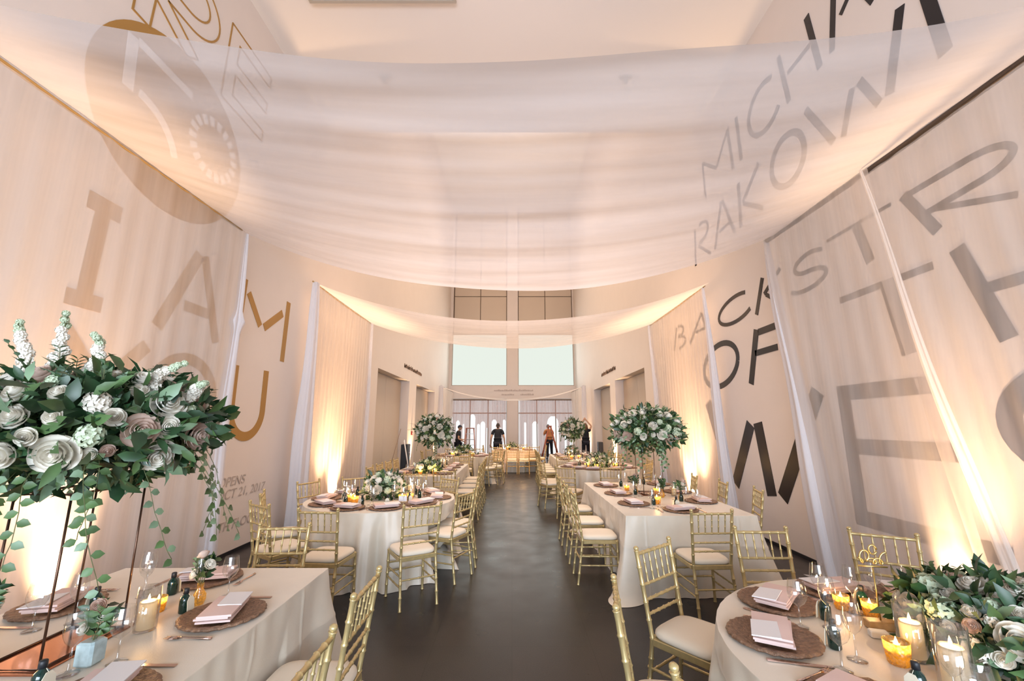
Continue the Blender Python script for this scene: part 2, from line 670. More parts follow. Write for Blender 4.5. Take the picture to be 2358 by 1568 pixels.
# glazed openings behind the pink curtains
w3 = pane('window_3', -3.56, -0.30, 0.0, 3.17, M['daypane'], y=YE + 0.3)
w4 = pane('window_4', 0.36, 3.60, 0.0, 3.17, M['daypane'], y=YE + 0.3)
for w, xs in ((w3, (-2.45, -1.4)), (w4, (1.45, 2.55))):
    mm = MB()
    for x in xs:
        mm.box(x - 0.03, x + 0.03, YE + 0.24, YE + 0.31, 0.03, 3.13)
    mm.box(-3.5 if w is w3 else 0.4, -0.34 if w is w3 else 3.56, YE + 0.24, YE + 0.31, 2.30, 2.37)
    obj('mullion', mm, M['frame'], w)

# ceilings
struct('ceiling', MB().box(-WX - 0.5, WX + 0.5, YB - 0.2, YS, ZC, ZC + 0.3), M['ceiling'])
struct('ceiling_atrium', MB().box(-WX - 0.5, WX + 0.5, YS, YE + 0.5, ZH, ZH + 0.3), M['ceiling'])
struct('wall_bulkhead', MB().box(-WX - 0.5, WX + 0.5, YS - 0.3, YS, ZC + 0.3, ZH), M['wall'])
# lobby glass behind the camera
struct('wall_back', MB().box(-WX, WX, YB - 0.2, YB, 0, 0.5).box(-WX, WX, YB - 0.2, YB, 6.7, ZC), M['wall'])
w5 = struct('window_5', MB().box(-3.6, 3.6, YB - 0.12, YB - 0.1, 0.5, 6.7), emis('lobby_daylight_glass', (0.75, 0.85, 1.0), 0.5))
mm = MB()
for x in (-3.65, -1.8, 0, 1.8, 3.65):
    mm.box(x - 0.05, x + 0.05, YB - 0.12, YB - 0.02, 0.5, 6.7)
obj('window_frame', mm, M['frame'], w5)
# shadow-gap baseboards
for sg, nm in ((-1, 'left'), (1, 'right')):
    m = MB()
    segs = [(YB, (REC_L if sg < 0 else REC_R)[0][0])]
    rc = REC_L if sg < 0 else REC_R
    segs = [(YB, rc[0][0]), (rc[0][1], rc[1][0]), (rc[1][1], YE)]
    for a, b in segs:
        x0, x1 = sorted((sg * WX, sg * (WX - 0.012)))
        m.box(x0, x1, a, b, 0, 0.045)
    struct('baseboard_' + nm, m, M['black'])

# recessed light slot and two small brackets in the soffit
t = empty('recessed_light', (-1.83, 4.72, ZC - 0.031), 0, 'long recessed light slot in the pale ceiling at upper left', 'ceiling light')
obj('rim', MB().box(-1.04, 1.04, 0.24, 0.28, -0.03, 0).box(-1.04, 1.04, -0.28, -0.24, -0.03, 0).box(-1.04, -1.0, -0.24, 0.24, -0.03, 0).box(1.0, 1.04, -0.24, 0.24, -0.03, 0), M['frame'], t)
obj('diffuser', MB().box(-1.0, 1.0, -0.24, 0.24, -0.012, 0), M['ceiling'], t)
for px, lb in ((-2.2, 'left'), (1.97, 'right')):
    t = empty('ceiling_spotlight', (px, 6.35, ZC), 0, 'small spotlight bracket on the ceiling, %s one of the pair above the drape' % lb, 'spotlight')
    obj('bracket', MB().box(-0.11, 0.11, -0.03, 0.03, -0.03, 0), M['frame'], t)
    obj('lamp_head', MB().tube([(0, 0, -0.03), (0, 0.02, -0.12)], 0.035, 10), M['frame'], t)

# ------------------------------------------------------------------ wall lettering
def stroke(m, pts, w, d, place):
    """flat bar along a polyline, mitred, extruded by d off the wall"""
    P = [Vector(p) for p in pts]
    ws = w if isinstance(w, (list, tuple)) else [w] * len(P)
    L, Rr = [], []
    for i, p in enumerate(P):
        a = (P[i] - P[i - 1]).normalized() if i > 0 else None
        b = (P[i + 1] - P[i]).normalized() if i < len(P) - 1 else None
        if a is None:
            t, k = b, 1
        elif b is None:
            t, k = a, 1
        else:
            t = (a + b).normalized()
            k = 1 / max(0.4, t.dot(a))
        nn = Vector((-t.y, t.x)) * (ws[i] / 2 * k)
        L.append(p + nn)
        Rr.append(p - nn)
    n = len(P)
    vs = [place(q.x, q.y, d) for q in L] + [place(q.x, q.y, d) for q in Rr] + [place(q.x, q.y, 0) for q in L] + [place(q.x, q.y, 0) for q in Rr]
    fs = []
    for i in range(n - 1):
        fs += [(i, i + 1, n + i + 1, n + i), (2 * n + i, 3 * n + i, 3 * n + i + 1, 2 * n + i + 1), (i, 2 * n + i, 2 * n + i + 1, i + 1), (n + i, n + i + 1, 3 * n + i + 1, 3 * n + i)]
    fs += [(0, n, 3 * n, 2 * n), (n - 1, 3 * n - 1, 4 * n - 1, 2 * n - 1)]
    m.add(vs, fs)


def arc(cx, cz, rx, rz, a0, a1, n=20, shear=0.0):
    out = []
    for i in range(n + 1):
        a = R(a0 + (a1 - a0) * i / n)
        x = cx + rx * math.cos(a)
        z = cz + rz * math.sin(a)
        out.append((x + shear * (z - cz), z))
    return out


def right_place(s, z, d):     # on the right wall text runs towards the camera: s = -y
    return (WX - d, -s, z)


def left_place(s, z, d):      # on the left wall text runs away from the camera: s = y
    return (-WX + d, s, z)


def letter(name, strokes, place, m, label, group, cat='wall letter', d=0.006):
    b = MB()
    for st in strokes:
        stroke(b, st[0], st[1], d, place)
    return obj(name, b, m, label=label, cat=cat, group=group)


RG = 'black letters on the right wall'
RL = lambda ch, row, st, w=None: letter('wall_letter', st, right_place, M['black_vinyl'],
                                       'black vinyl letter %s %s' % (ch, row), RG)
# row 5: W E S T (z 0.62 .. 2.1)
r5 = 'in the lowest word on the right wall'
RL('W', r5, [([(-8.15, 2.08), (-7.52, 0.68)], 0.22), ([(-7.40, 0.70), (-6.76, 1.68)], 0.22), ([(-6.56, 1.70), (-6.40, 0.67)], 0.23), ([(-6.15, 0.68), (-5.20, 2.07)], 0.22)])
RL('E', r5, [([(-4.80, 0.62), (-4.80, 2.10)], 0.17), ([(-4.71, 2.02), (-3.72, 2.02)], 0.16), ([(-4.71, 1.44), (-3.62, 1.44)], 0.16), ([(-4.71, 0.70), (-3.40, 0.70)], 0.16)])
RL('S', r5, [(arc(-2.72, 1.68, 0.52, 0.36, 30, 270, 22) + arc(-2.72, 0.98, 0.55, 0.34, 90, -160, 22), 0.17)])
RL('T', r5, [([(-1.95, 2.02), (-0.75, 2.02)], 0.16), ([(-1.35, 1.94), (-1.35, 0.62)], 0.18)])
# row 4: OF THE (z 2.3 .. 3.1)
r4 = 'in the second word row from below, right wall'
RL('O', r4, [(arc(-7.56, 2.71, 0.62, 0.37, 0, 360, 40, 0.35), 0.10)])
RL('F', r4, [([(-6.62, 2.29), (-6.32, 3.09)], 0.13), ([(-6.28, 3.04), (-5.82, 3.04)], 0.10), ([(-6.42, 2.74), (-5.86, 2.74)], 0.09)])
RL('T', r4, [([(-4.64, 3.05), (-3.56, 3.05)], 0.07), ([(-4.02, 3.02), (-3.92, 2.32)], 0.17)])
RL('H', r4, [([(-3.34, 3.12), (-3.12, 2.30)], 0.13), ([(-3.20, 2.72), (-2.72, 2.72)], 0.09), ([(-2.78, 3.12), (-2.62, 2.30)], 0.13)])
RL('E', r4, [([(-2.32, 3.10), (-2.25, 2.30)], 0.13), ([(-2.3, 3.05), (-1.7, 3.05)], 0.08), ([(-2.3, 2.72), (-1.75, 2.72)], 0.08), ([(-2.25, 2.34), (-1.6, 2.34)], 0.08)])
# row 3: BACKSTROKE (z 3.32 .. 3.82)
r3 = 'in the middle word row on the right wall'
RL('B', r3, [([(-9.60, 3.33), (-9.38, 3.82)], 0.06), (arc(-9.30, 3.71, 0.30, 0.11, 90, -90, 12), 0.05), (arc(-9.32, 3.46, 0.38, 0.13, 90, -90, 12), 0.05)])
RL('A', r3, [([(-8.72, 3.33), (-8.10, 3.82)], 0.06), ([(-8.10, 3.82), (-7.88, 3.33)], 0.06), ([(-8.4, 3.5), (-7.98, 3.5)], 0.05)])
RL('C', r3, [(arc(-6.86, 3.56, 0.56, 0.21, 62, 330, 26, 0.45), 0.065)])
RL('K', r3, [([(-6.27, 3.31), (-6.02, 3.81)], 0.08), ([(-6.02, 3.56), (-5.60, 3.80)], 0.06), ([(-5.98, 3.54), (-5.66, 3.32)], 0.06)])
RL('S', r3, [(arc(-5.04, 3.67, 0.27, 0.11, 35, 250, 16, 0.3) + arc(-5.12, 3.45, 0.34, 0.11, 75, -150, 16, 0.3), 0.055)])
RL('T', r3, [([(-4.70, 3.795), (-3.84, 3.795)], 0.035), ([(-4.27, 3.78), (-4.17, 3.33)], 0.11)])
RL('R', r3, [([(-3.70, 3.81), (-3.46, 3.33)], 0.10), ([(-3.68, 3.79)] + arc(-3.12, 3.68, 0.30, 0.115, 90, -90, 14) + [(-3.55, 3.53)], 0.055), ([(-3.46, 3.54), (-2.86, 3.33)], 0.05)])
RL('O', r3, [(arc(-2.35, 3.57, 0.32, 0.21, 0, 360, 30), 0.06)])
# row 1 and 2, above the drape
r2 = 'in the upper word row seen through the ceiling drape'
r1 = 'in the topmost word row on the right wall'
RL('M', r1, [([(-7.48, 5.94), (-7.48, 6.68)], 0.06), ([(-7.46, 6.66), (-7.00, 6.26)], 0.06), ([(-6.98, 6.26), (-6.52, 6.66)], 0.06), ([(-6.50, 6.68), (-6.46, 5.90)], 0.07)])
RL('I', r1, [([(-6.21, 6.68), (-6.20, 5.88)], 0.08)])
RL('C', r1, [(arc(-5.50, 6.27, 0.40, 0.36, 52, 322, 24, 0.0), 0.08)])
RL('H', r1, [([(-5.06, 6.71), (-4.98, 5.92)], 0.08), ([(-4.93, 6.32), (-4.50, 6.32)], 0.06), ([(-4.48, 6.73), (-4.40, 5.90)], 0.09)])
RL('A', r1, [([(-4.20, 5.92), (-4.00, 6.78)], 0.08), ([(-4.01, 6.22), (-3.60, 6.50)], 0.06), ([(-3.92, 6.78), (-3.62, 5.95)], 0.08)])
RL('E', r1, [([(-3.42, 6.72), (-3.36, 5.95)], 0.10), ([(-3.4, 6.68), (-2.9, 6.68)], 0.06), ([(-3.36, 6.3), (-2.95, 6.3)], 0.06), ([(-3.3, 5.98), (-2.85, 5.98)], 0.06)])
RL('R', r2, [([(-8.15, 4.82), (-8.05, 5.56)], 0.07), (arc(-7.80, 5.38, 0.30, 0.18, 100, -110, 14), 0.06), ([(-7.95, 5.16), (-7.50, 4.82)], 0.06)])
RL('A', r2, [([(-7.32, 4.82), (-6.95, 5.56)], 0.07), ([(-6.90, 5.56), (-6.62, 4.82)], 0.07), ([(-7.1, 5.06), (-6.72, 5.06)], 0.05)])
RL('K', r2, [([(-6.42, 4.82), (-6.36, 5.56)], 0.08), ([(-6.30, 5.18), (-5.78, 5.54)], 0.07), ([(-6.28, 5.16), (-5.80, 4.82)], 0.07)])
RL('O', r2, [(arc(-5.17, 5.18, 0.34, 0.34, 0, 360, 34), 0.09)])
RL('W', r2, [([(-4.72, 5.58), (-4.38, 4.88)], 0.09), ([(-4.24, 4.84), (-4.03, 5.28)], 0.08), ([(-3.93, 5.28), (-3.76, 4.86)], 0.09), ([(-3.64, 4.86), (-3.38, 5.60)], 0.10)])
RL('I', r2, [([(-3.15, 5.58), (-3.10, 4.80)], 0.12)])

LG = 'gold letters on the left wall'
LL = lambda ch, row, st, mt=None: letter('wall_letter', st, left_place, mt or M['gold_vinyl'], 'gold vinyl letter %s %s' % (ch, row), LG)
l3 = 'in the words I AM on the left wall'
l4 = 'in the word YOU on the left wall'
LL('I', l3, [([(3.42, 3.62), (3.74, 3.62)], 0.16), ([(3.57, 3.54), (3.55, 2.80)], 0.14), ([(3.40, 2.73), (3.72, 2.73)], 0.14)])
LL('A', l3, [([(4.34, 2.68), (4.78, 3.66)], 0.15), ([(4.86, 3.67), (5.24, 2.68)], 0.12), ([(4.66, 3.0), (5.05, 3.0)], 0.12)])
LL('M', l3, [([(5.62, 2.67), (5.65, 3.67)], 0.125), ([(5.77, 3.50), (6.12, 3.10)], 0.10), ([(6.22, 3.10), (6.68, 3.44)], 0.12), ([(6.81, 2.67), (6.83, 3.67)], 0.115)])
LL('Y', l4, [([(3.44, 2.46), (3.84, 2.0)], 0.14), ([(4.26, 2.46), (3.84, 2.0)], 0.14), ([(3.84, 2.04), (3.84, 1.46)], 0.14)])
LL('O', l4, [(arc(4.84, 1.95, 0.48, 0.46, 0, 360, 40), 0.13)])
LL('U', l4, [([(5.69, 2.46), (5.70, 1.87)] + arc(6.06, 1.87, 0.36, 0.36, 180, 360, 26)[1:-1] + [(6.42, 1.87), (6.41, 2.47)], 0.125)])
l1 = 'drawn in outline above the round emblem'
ow = 0.022
LL('R', l1, [([(3.46, 6.95), (3.46, 5.67), (3.66, 5.67), (3.67, 6.04), (4.14, 5.80)], ow), ([(3.80, 6.17), (4.30, 5.91)], ow), ([(4.14, 5.80), (4.30, 5.91)], ow),
             ([(3.80, 6.17)] + arc(4.10, 6.55, 0.45, 0.37, -90, 60, 18), ow), ([(3.72, 6.34)] + arc(4.05, 6.58, 0.32, 0.23, -90, 60, 14), ow), ([(3.67, 6.3), (3.67, 6.95)], ow)])
LL('E', l1, [([(4.74, 6.92), (4.72, 5.80), (5.62, 5.80), (5.62, 5.97), (4.92, 5.97), (4.92, 6.28), (5.64, 6.28), (5.64, 6.45), (4.92, 6.45), (4.93, 6.74), (5.66, 6.74), (5.66, 6.92), (4.74, 6.92)], ow)])

# round gold emblem with cut-out marks
em = empty('wall_emblem', (-WX, 4.22, 4.87), 0, 'large gold round emblem with pale cut-out marks high on left wall', 'wall emblem')
m = MB()
NN = 64
vs = [(0.004, 1.06 * math.cos(2 * PI * k / NN), 0.96 * math.sin(2 * PI * k / NN)) for k in range(NN)] + [(0, 1.06 * math.cos(2 * PI * k / NN), 0.96 * math.sin(2 * PI * k / NN)) for k in range(NN)]
m.add(vs, [tuple(range(NN))] + [(k, (k + 1) % NN, NN + (k + 1) % NN, NN + k) for k in range(NN)])
obj('disc', m, M['gold_vinyl'], em)
m = MB()
epl = lambda s, z, d: (0.004 + d, s, z)
stroke(m, [(-0.70, 0.55), (-0.66, 0.0)], 0.12, 0.003, epl)
stroke(m, [(-0.64, 0.545), (0.08, 0.545)], 0.09, 0.003, epl)
stroke(m, arc(-0.56, -0.45, 0.56, 0.50, 88, 15, 14), 0.09, 0.003, epl)
for k in range(18):
    a0 = 20 * k
    stroke(m, arc(0.53, 0.16, 0.36, 0.34, a0, a0 + 12, 3), 0.11, 0.003, epl)
obj('cut_out', m, M['white_vinyl'], em)

# small grey opening notice on the left wall
def text_mesh(body, size, m, place_loc, rot, label=None, cat=None, parent=None, name='wall_text', extr=0.002, shear=0.0, sx=1.0):
    cu = bpy.data.curves.new('t', 'FONT')
    cu.body = body
    cu.size = size
    cu.extrude = extr
    cu.shear = shear
    ob = bpy.data.objects.new('t', cu)
    S.collection.objects.link(ob)
    dg = bpy.context.evaluated_depsgraph_get()
    me = bpy.data.meshes.new_from_object(ob.evaluated_get(dg))
    bpy.data.objects.remove(ob)
    me.materials.clear()
    o = obj(name, me, m, parent=parent, label=label, cat=cat)
    o.location = place_loc
    o.rotation_euler = rot
    o.scale = (sx, 1, 1)
    return o


wt = empty('wall_notice', (-WX + 0.004, 5.63, 0.3), 0, 'faint grey opening date lettering low on the left wall', 'wall text')
for body, z in (('OPENS', 0.60), ('OCT 21, 2017', 0.44), ('4TH FLOOR', 0.04)):
    text_mesh(body, 0.17, M['grey_vinyl'], (0, 0, z - 0.02), (R(90), 0, R(90)), parent=wt, name='text_line', shear=0.2, sx=1.05)

# raised name letters over the doors, too small to read
def tiny_row(name, sg, y0, y1, z, h, label):
    m = MB()
    rnd = random.Random(int(y0 * 10))
    y = y0
    while y < y1:
        w = rnd.uniform(0.05, 0.10)
        x0, x1 = sorted((sg * WX, sg * (WX - 0.02)))
        hh = rnd.uniform(0.6, 1.0) * h
        m.box(x0, x1, y, y + 0.018, z, z + hh)
        m.box(x0, x1, y, y + w * 0.8, z + hh * rnd.choice((0, 0.45, 0.8)), z + hh * 0.2 + hh * 0.4)
        y += w + 0.03
    obj(name, m, M['groove'], label=label, cat='wall lettering')


tiny_row('donor_lettering', -1, 14.6, 17.4, 3.62, 0.16, 'row of tiny dark raised letters above the left wall recesses')
tiny_row('donor_lettering', 1, 15.2, 17.6, 3.62, 0.16, 'row of tiny dark raised letters above the right wall recesses')
rnd = random.Random(4)
lt = empty('lintel_lettering', (0, YE, 3.36), 0, 'faint lines of tiny grey letters on the lintel over the end doors', 'wall lettering')
for z, x0, x1 in ((0.24, -1.05, 1.2), (0.0, -0.6, 0.1), (0.0, 0.5, 1.2)):
    m = MB()
    x = x0
    while x < x1:
        w = rnd.uniform(0.05, 0.09)
        m.box(x, x + w, -0.012, 0, z, z + rnd.uniform(0.05, 0.10))
        x += w + 0.02
    obj('text_line', m, M['grey_vinyl'], lt)
t = empty('alarm_pull_station', (-WX + 0.0, 16.05, 1.30), 0, 'small red alarm box on the left wall pier between recesses', 'alarm box')
obj('housing', MB().bbox(0, 0.05, -0.05, 0.05, 0, 0.14, 0.006), M['red'], t)
obj('pull_handle', MB().bbox(0.05, 0.06, -0.03, 0.03, 0.04, 0.07, 0.003), M['card'], t)

# ------------------------------------------------------------------ drapes
RX = 3.48
RZ = 4.13


def rod(name, x, y0, y1, m, label, r=0.022, z=RZ):
    b = MB()
    n = max(2, int((y1 - y0) / 0.5))
    b.tube([(x, y0 + (y1 - y0) * i / n, z - 0.03 * math.sin(PI * i / n)) for i in range(n + 1)], r, 10)
    o = obj(name, b, m, label=label, cat='drape rod')
    return o


rod('drape_rod', -RX, 0.8, 5.1, M['goldpipe'], 'gold drape rod along the left wall, nearest the camera', 0.016)
rod('drape_rod', RX, 0.8, 5.45, M['pipe'], 'dark drape rod along the right wall, nearest the camera', 0.03)
rod('drape_rod', -RX, 7.1, 10.25, M['goldpipe'], 'second gold drape rod on the left, above the round table', 0.014)
rod('drape_rod', RX, 7.35, 10.5, M['goldpipe'], 'second drape rod on the right, above the long table', 0.014)


def swag(name, y0, y1, s0, s1, label, nu=110, nv=70, wr=0.03, x=RX, zr=RZ, seed=3):
    b = MB()

    def fn(u, v):
        uu = u * 2 - 1
        ee = 1 - abs(uu) ** 2.05
        y = y0 + (y1 - y0) * v
        sg = s0 + (s1 - s0) * v
        zz = zr - sg * ee
        # long soft wrinkles that run from rod to rod
        w = noise.noise(Vector((uu * 0.55 + seed, v * 9.0 + uu * 0.9, seed * 1.7))) + 0.5 * noise.noise(Vector((uu * 0.8, v * 21.0, seed)))
        zz += wr * w * (0.3 + ee)
        y += 0.05 * noise.noise(Vector((uu * 2, v * 3, 9.1))) * ee
        return (uu * x, y, zz)
    b.grid(fn, nu, nv)
    return obj(name, b, M['swag'], label=label, cat='drape')


swag('ceiling_drape', 1.95, 5.2, 0.54, 0.78, 'wide white sheer drape sagging overhead across the hall, nearest the camera')
swag('ceiling_drape', 7.15, 10.3, 0.70, 0.62, 'second sheer drape sagging across the hall, beyond the near one', wr=0.012, seed=7)
swag('ceiling_drape', 20.2, 21.0, 0.62, 0.66, 'small far sheer swag in front of the end doors', nu=50, nv=8, wr=0.01, x=3.45, zr=3.48, seed=11)


def side_curtain(name, x, y0, y1, label, m=None, zt=RZ, zb=0.01, lean0=0.0, lean1=0.0, amp=0.009, fold=0.23, inx=0.0, seed=1, n=None):
    """hanging voile with upright folds; lean shifts the hem along y, inx pulls the hem into the room"""
    b = MB()
    nu = n or int((y1 - y0) / 0.022)

    def fn(u, v):
        z = zt + (zb - zt) * v
        k = v ** 1.15
        y = y0 + (y1 - y0) * u + (lean0 * (1 - u) + lean1 * u) * k
        ph = u * (y1 - y0) / fold * 2 * PI
        a = amp * (0.35 + 0.65 * min(1, v * 3)) * (0.55 + 0.9 * abs(noise.noise(Vector((u * (y1 - y0) * 1.6, seed, v * 0.4)))))
        xx = x - (1 if x > 0 else -1) * (0.012 + inx * k) + a * math.sin(ph + 2.5 * noise.noise(Vector((u * (y1 - y0) * 1.1, seed * 3.1, v * 0.25))))
        return (xx, y, z)
    b.grid(fn, nu, 20)
    return obj(name, b, m or M['curtain'], label=label, cat='curtain')


def bundle(name, x, y, label, m=None, zt=RZ, lean=0.0, inx=0.0, r0=0.03, r1=0.13, puddle=0.22, seed=1, knot=None, zb=0.0):
    b = MB()
    sgn = 1 if x > 0 else -1
    rnd = random.Random(seed)
    ph = [rnd.uniform(0, 6.28) for _ in range(4)]

    def fn(u, v):
        a = u * 2 * PI
        z = zt + (zb + 0.012 - zt) * min(1, v / 0.93)
        t = min(1, v / 0.93)
        r = r0 + (r1 - r0) * t ** 0.8
        if v > 0.93:
            r = r1 + (puddle - r1) * (v - 0.93) / 0.07
            z = zb + 0.012 + 0.01 * math.sin(a * 5 + ph[0]) * (v - 0.93) / 0.07 + 0.01
        if knot and abs(z - knot) < 0.12:
            r += 0.05 * (1 - abs(z - knot) / 0.12)
        r *= 1 + 0.20 * math.sin(5 * a + ph[0] + 1.2 * t) + 0.10 * math.sin(11 * a + ph[1]) + 0.06 * math.sin(3 * z + ph[2])
        k = t ** 1.1
        return (x - sgn * inx * k + r * 0.8 * math.cos(a), y + lean * k + r * math.sin(a) + 0.02 * math.sin(2.2 * z + ph[3]), z)
    b.grid(fn, 44, 60, wrap=True)
    return obj(name, b, m or M['bundle'], label=label, cat='drape')


side_curtain('sheer_curtain', -RX, 0.7, 5.2, 'sheer ivory curtain over the left wall letters, nearest the camera', seed=2)
side_curtain('sheer_curtain', -RX, 7.25, 10.2, 'sheer ivory curtain on the left wall behind the round table', seed=5, fold=0.15)
side_curtain('sheer_curtain', RX, 0.7, 3.95, 'sheer curtain nearest the camera over the right wall letters', lean1=-0.75, inx=0.12, seed=3)
side_curtain('sheer_curtain', RX - 0.05, 3.7, 5.42, 'sheer curtain over the letters T and E, right wall', lean0=-0.5, lean1=-0.45, inx=0.02, seed=8)
side_curtain('sheer_curtain', RX, 7.45, 10.45, 'sheer ivory curtain on the right wall behind the tall flowers', seed=9, fold=0.15, inx=0.0)
bundle('gathered_drape', -RX, 5.22, 'white drape gathered into a column left of the gold letters M and U', r0=0.025, r1=0.10, puddle=0.24, seed=4, knot=2.95)
bundle('gathered_drape', -RX + 0.02, 7.2, 'wide pale drape gathered at the near end of the second left curtain', r0=0.06, r1=0.17, puddle=0.2, seed=6)
bundle('gathered_drape', -RX + 0.02, 10.25, 'narrow pale drape gathered at the far end of the second left curtain', r0=0.04, r1=0.08, puddle=0.1, seed=16)
bundle('gathered_drape', RX, 5.45, 'thick white drape gathered between the letters, right wall', lean=-0.55, inx=0.03, r0=0.03, r1=0.15, puddle=0.30, seed=7)
bundle('gathered_drape', RX, 7.42, 'slim white drape gathered at the letters O, right wall', lean=-0.30, inx=0.0, r0=0.025, r1=0.11, puddle=0.16, seed=8)
bundle('gathered_drape', RX, 10.48, 'pale drape gathered at the far end of the second right curtain', lean=-0.5, r0=0.05, r1=0.12, puddle=0.15, seed=9)
bundle('gathered_drape', RX - 0.12, 3.72, 'white gathered seam between the two near curtains on the right wall', m=M['curtain'], lean=-0.80, inx=0.08, r0=0.010, r1=0.045, puddle=0.07, seed=19)
bundle('gathered_drape', -3.36, 20.3, 'pale pink drape gathered left of the end doors', zt=3.5, r0=0.10, r1=0.2, puddle=0.22, seed=10)
bundle('gathered_drape', 3.40, 20.3, 'pale pink drape gathered above the person reaching up', zt=3.5, r0=0.10, r1=0.16, puddle=0.18, seed=11)
side_curtain('sheer_curtain', -3.35, 20.55, 24.3, 'far sheer curtain beside the left end door', zt=3.45, seed=12)
side_curtain('sheer_curtain', 3.38, 20.55, 24.3, 'far sheer curtain beside the right end door', zt=3.45, seed=13)
rod('drape_rod', -3.36, 20.2, 24.4, M['pipe'], 'short far drape rod left of the end doors', 0.012, 3.5)
rod('drape_rod', 3.40, 20.2, 24.4, M['pipe'], 'short far drape rod right of the end doors', 0.012, 3.5)


# pink voile before the end glazing, with arched gaps where the daylight shows
def end_curtain(x0, x1, gaps, label):
    b = MB()
    wdt = x1 - x0

    def fn(u, v):
        return (x0 + wdt * u, YE - 0.14 + 0.035 * math.sin(u * wdt / 0.16 * 2 * PI) + 0.02 * math.sin(u * 37), 3.05 * (1 - v) + 0.01)

    def skip(u, v):
        x = x0 + wdt * u
        z = 3.05 * (1 - v)
        for (c, w, h) in gaps:
            if abs(x - c) < w and z < h - (w - math.sqrt(max(0, w * w - (x - c) ** 2))) * 1.4:
                return True
        return False
    b.grid(fn, 240, 80, skip=skip)
    root = obj('pink_curtain', b, M['pink'], label=label, cat='curtain')
    obj('curtain_rail', MB().tube([(x0, YE - 0.14, 3.08), (x1, YE - 0.14, 3.08)], 0.03, 8), M['groove'], root)


end_curtain(-3.5, -0.34, [(-3.46, .05, 2.1), (-3.10, .10, 1.9), (-2.78, .05, 1.7), (-2.27, .16, 2.25), (-1.92, .08, 1.7), (-1.67, .13, 1.85), (-1.40, .05, 1.5), (-1.02, .14, 1.95), (-0.66, .05, 1.5), (-0.45, .08, 1.95)],
            'pink sheer curtain with bright arched gaps over the left end door')
end_curtain(0.42, 3.55, [(0.75, .06, 1.8), (1.32, .16, 1.85), (2.34, .32, 2.15), (3.05, .05, 1.7), (3.38, .09, 1.9)],
            'pink sheer curtain with bright arched gaps over the right end door')

# ------------------------------------------------------------------ uplights behind the drapes
def uplight(x, y, power, label, tilt=0.0, col=(1.0, 0.64, 0.36)):
    t = empty('uplight', (x, y, 0), 0, label, 'uplight', 'amber uplights along the walls')
    obj('lamp_body', MB().lathe([(0.0, 0), (0.065, 0.0), (0.07, 0.01), (0.07, 0.10), (0.06, 0.115), (0.055, 0.10)], 16), M['black'], t)
    obj('lamp_lens', MB().lathe([(0.0, 0.098), (0.054, 0.098)], 16), M['lens'], t)
    d = bpy.data.lights.new('uplight_beam', 'SPOT')
    d.energy = power
    d.color = col
    d.spot_size = R(52 if y < 5 else 66)
    d.spot_blend = 1.0
    d.shadow_soft_size = 0.07
    o = bpy.data.objects.new('uplight_beam', d)
    S.collection.objects.link(o)
    o.parent = t
    o.location = (0, 0, 0.13)
    o.rotation_euler = (PI + (0.10 if y < 5 else 0.0), tilt, 0)
    # the beam leans towards the wall
    return t


pin = bpy.data.lights.new('pin_spot', 'SPOT')
pin.energy = 1700
pin.color = (1.0, 0.42, 0.10)
pin.spot_size = R(17)
pin.spot_blend = 0.6
pin.shadow_soft_size = 0.06
pin_o = bpy.data.objects.new('pin_spot', pin)
S.collection.objects.link(pin_o)
pin_o.location = (0.6, 9.5, 7.3)
pin_o.rotation_euler = (Vector((0.15, 15.6, 0.5)) - Vector((0.6, 9.5, 7.3))).to_track_quat('-Z', 'Y').to_euler()
for sg, side in ((-1, 'left'), (1, 'right')):
    for y, pw, wh in ((3.55, 620, 'before the nearest curtain'), (8.6, 860, 'before the second curtain'), (15.95 if sg < 0 else 15.8, 420, 'before the pier between the door recesses'), (20.75, 300, 'beside the far drape column')):
        x = sg * 3.33 if y < 12 else sg * 3.58
        uplight(x, y, pw * 1.15, 'amber uplight on the floor %s, %s wall' % (wh, side), tilt=sg * (0.10 if y < 12 else 0.0))

# ------------------------------------------------------------------ chairs
def bamboo(m, p0, p1, r, n=10, rings=5, bulge=1.28, mid=None):
    p0 = Vector(p0)
    p1 = Vector(p1)
    pts = []
    rad = []
    N = rings
    for i in range(N):
        for (t, k) in ((0.0, bulge), (0.05, 1.08), (0.10, 0.98), (0.5, 0.92), (0.90, 0.98), (0.95, 1.08)):
            f = (i + t) / N
            p = p0.lerp(p1, f)
            if mid:
                p = p + Vector(mid) * (4 * f * (1 - f))
            pts.append(p)
            rad.append(r * k)
    pts.append(p1)
    rad.append(r * bulge)
    m.tube(pts, rad, n)
    return m


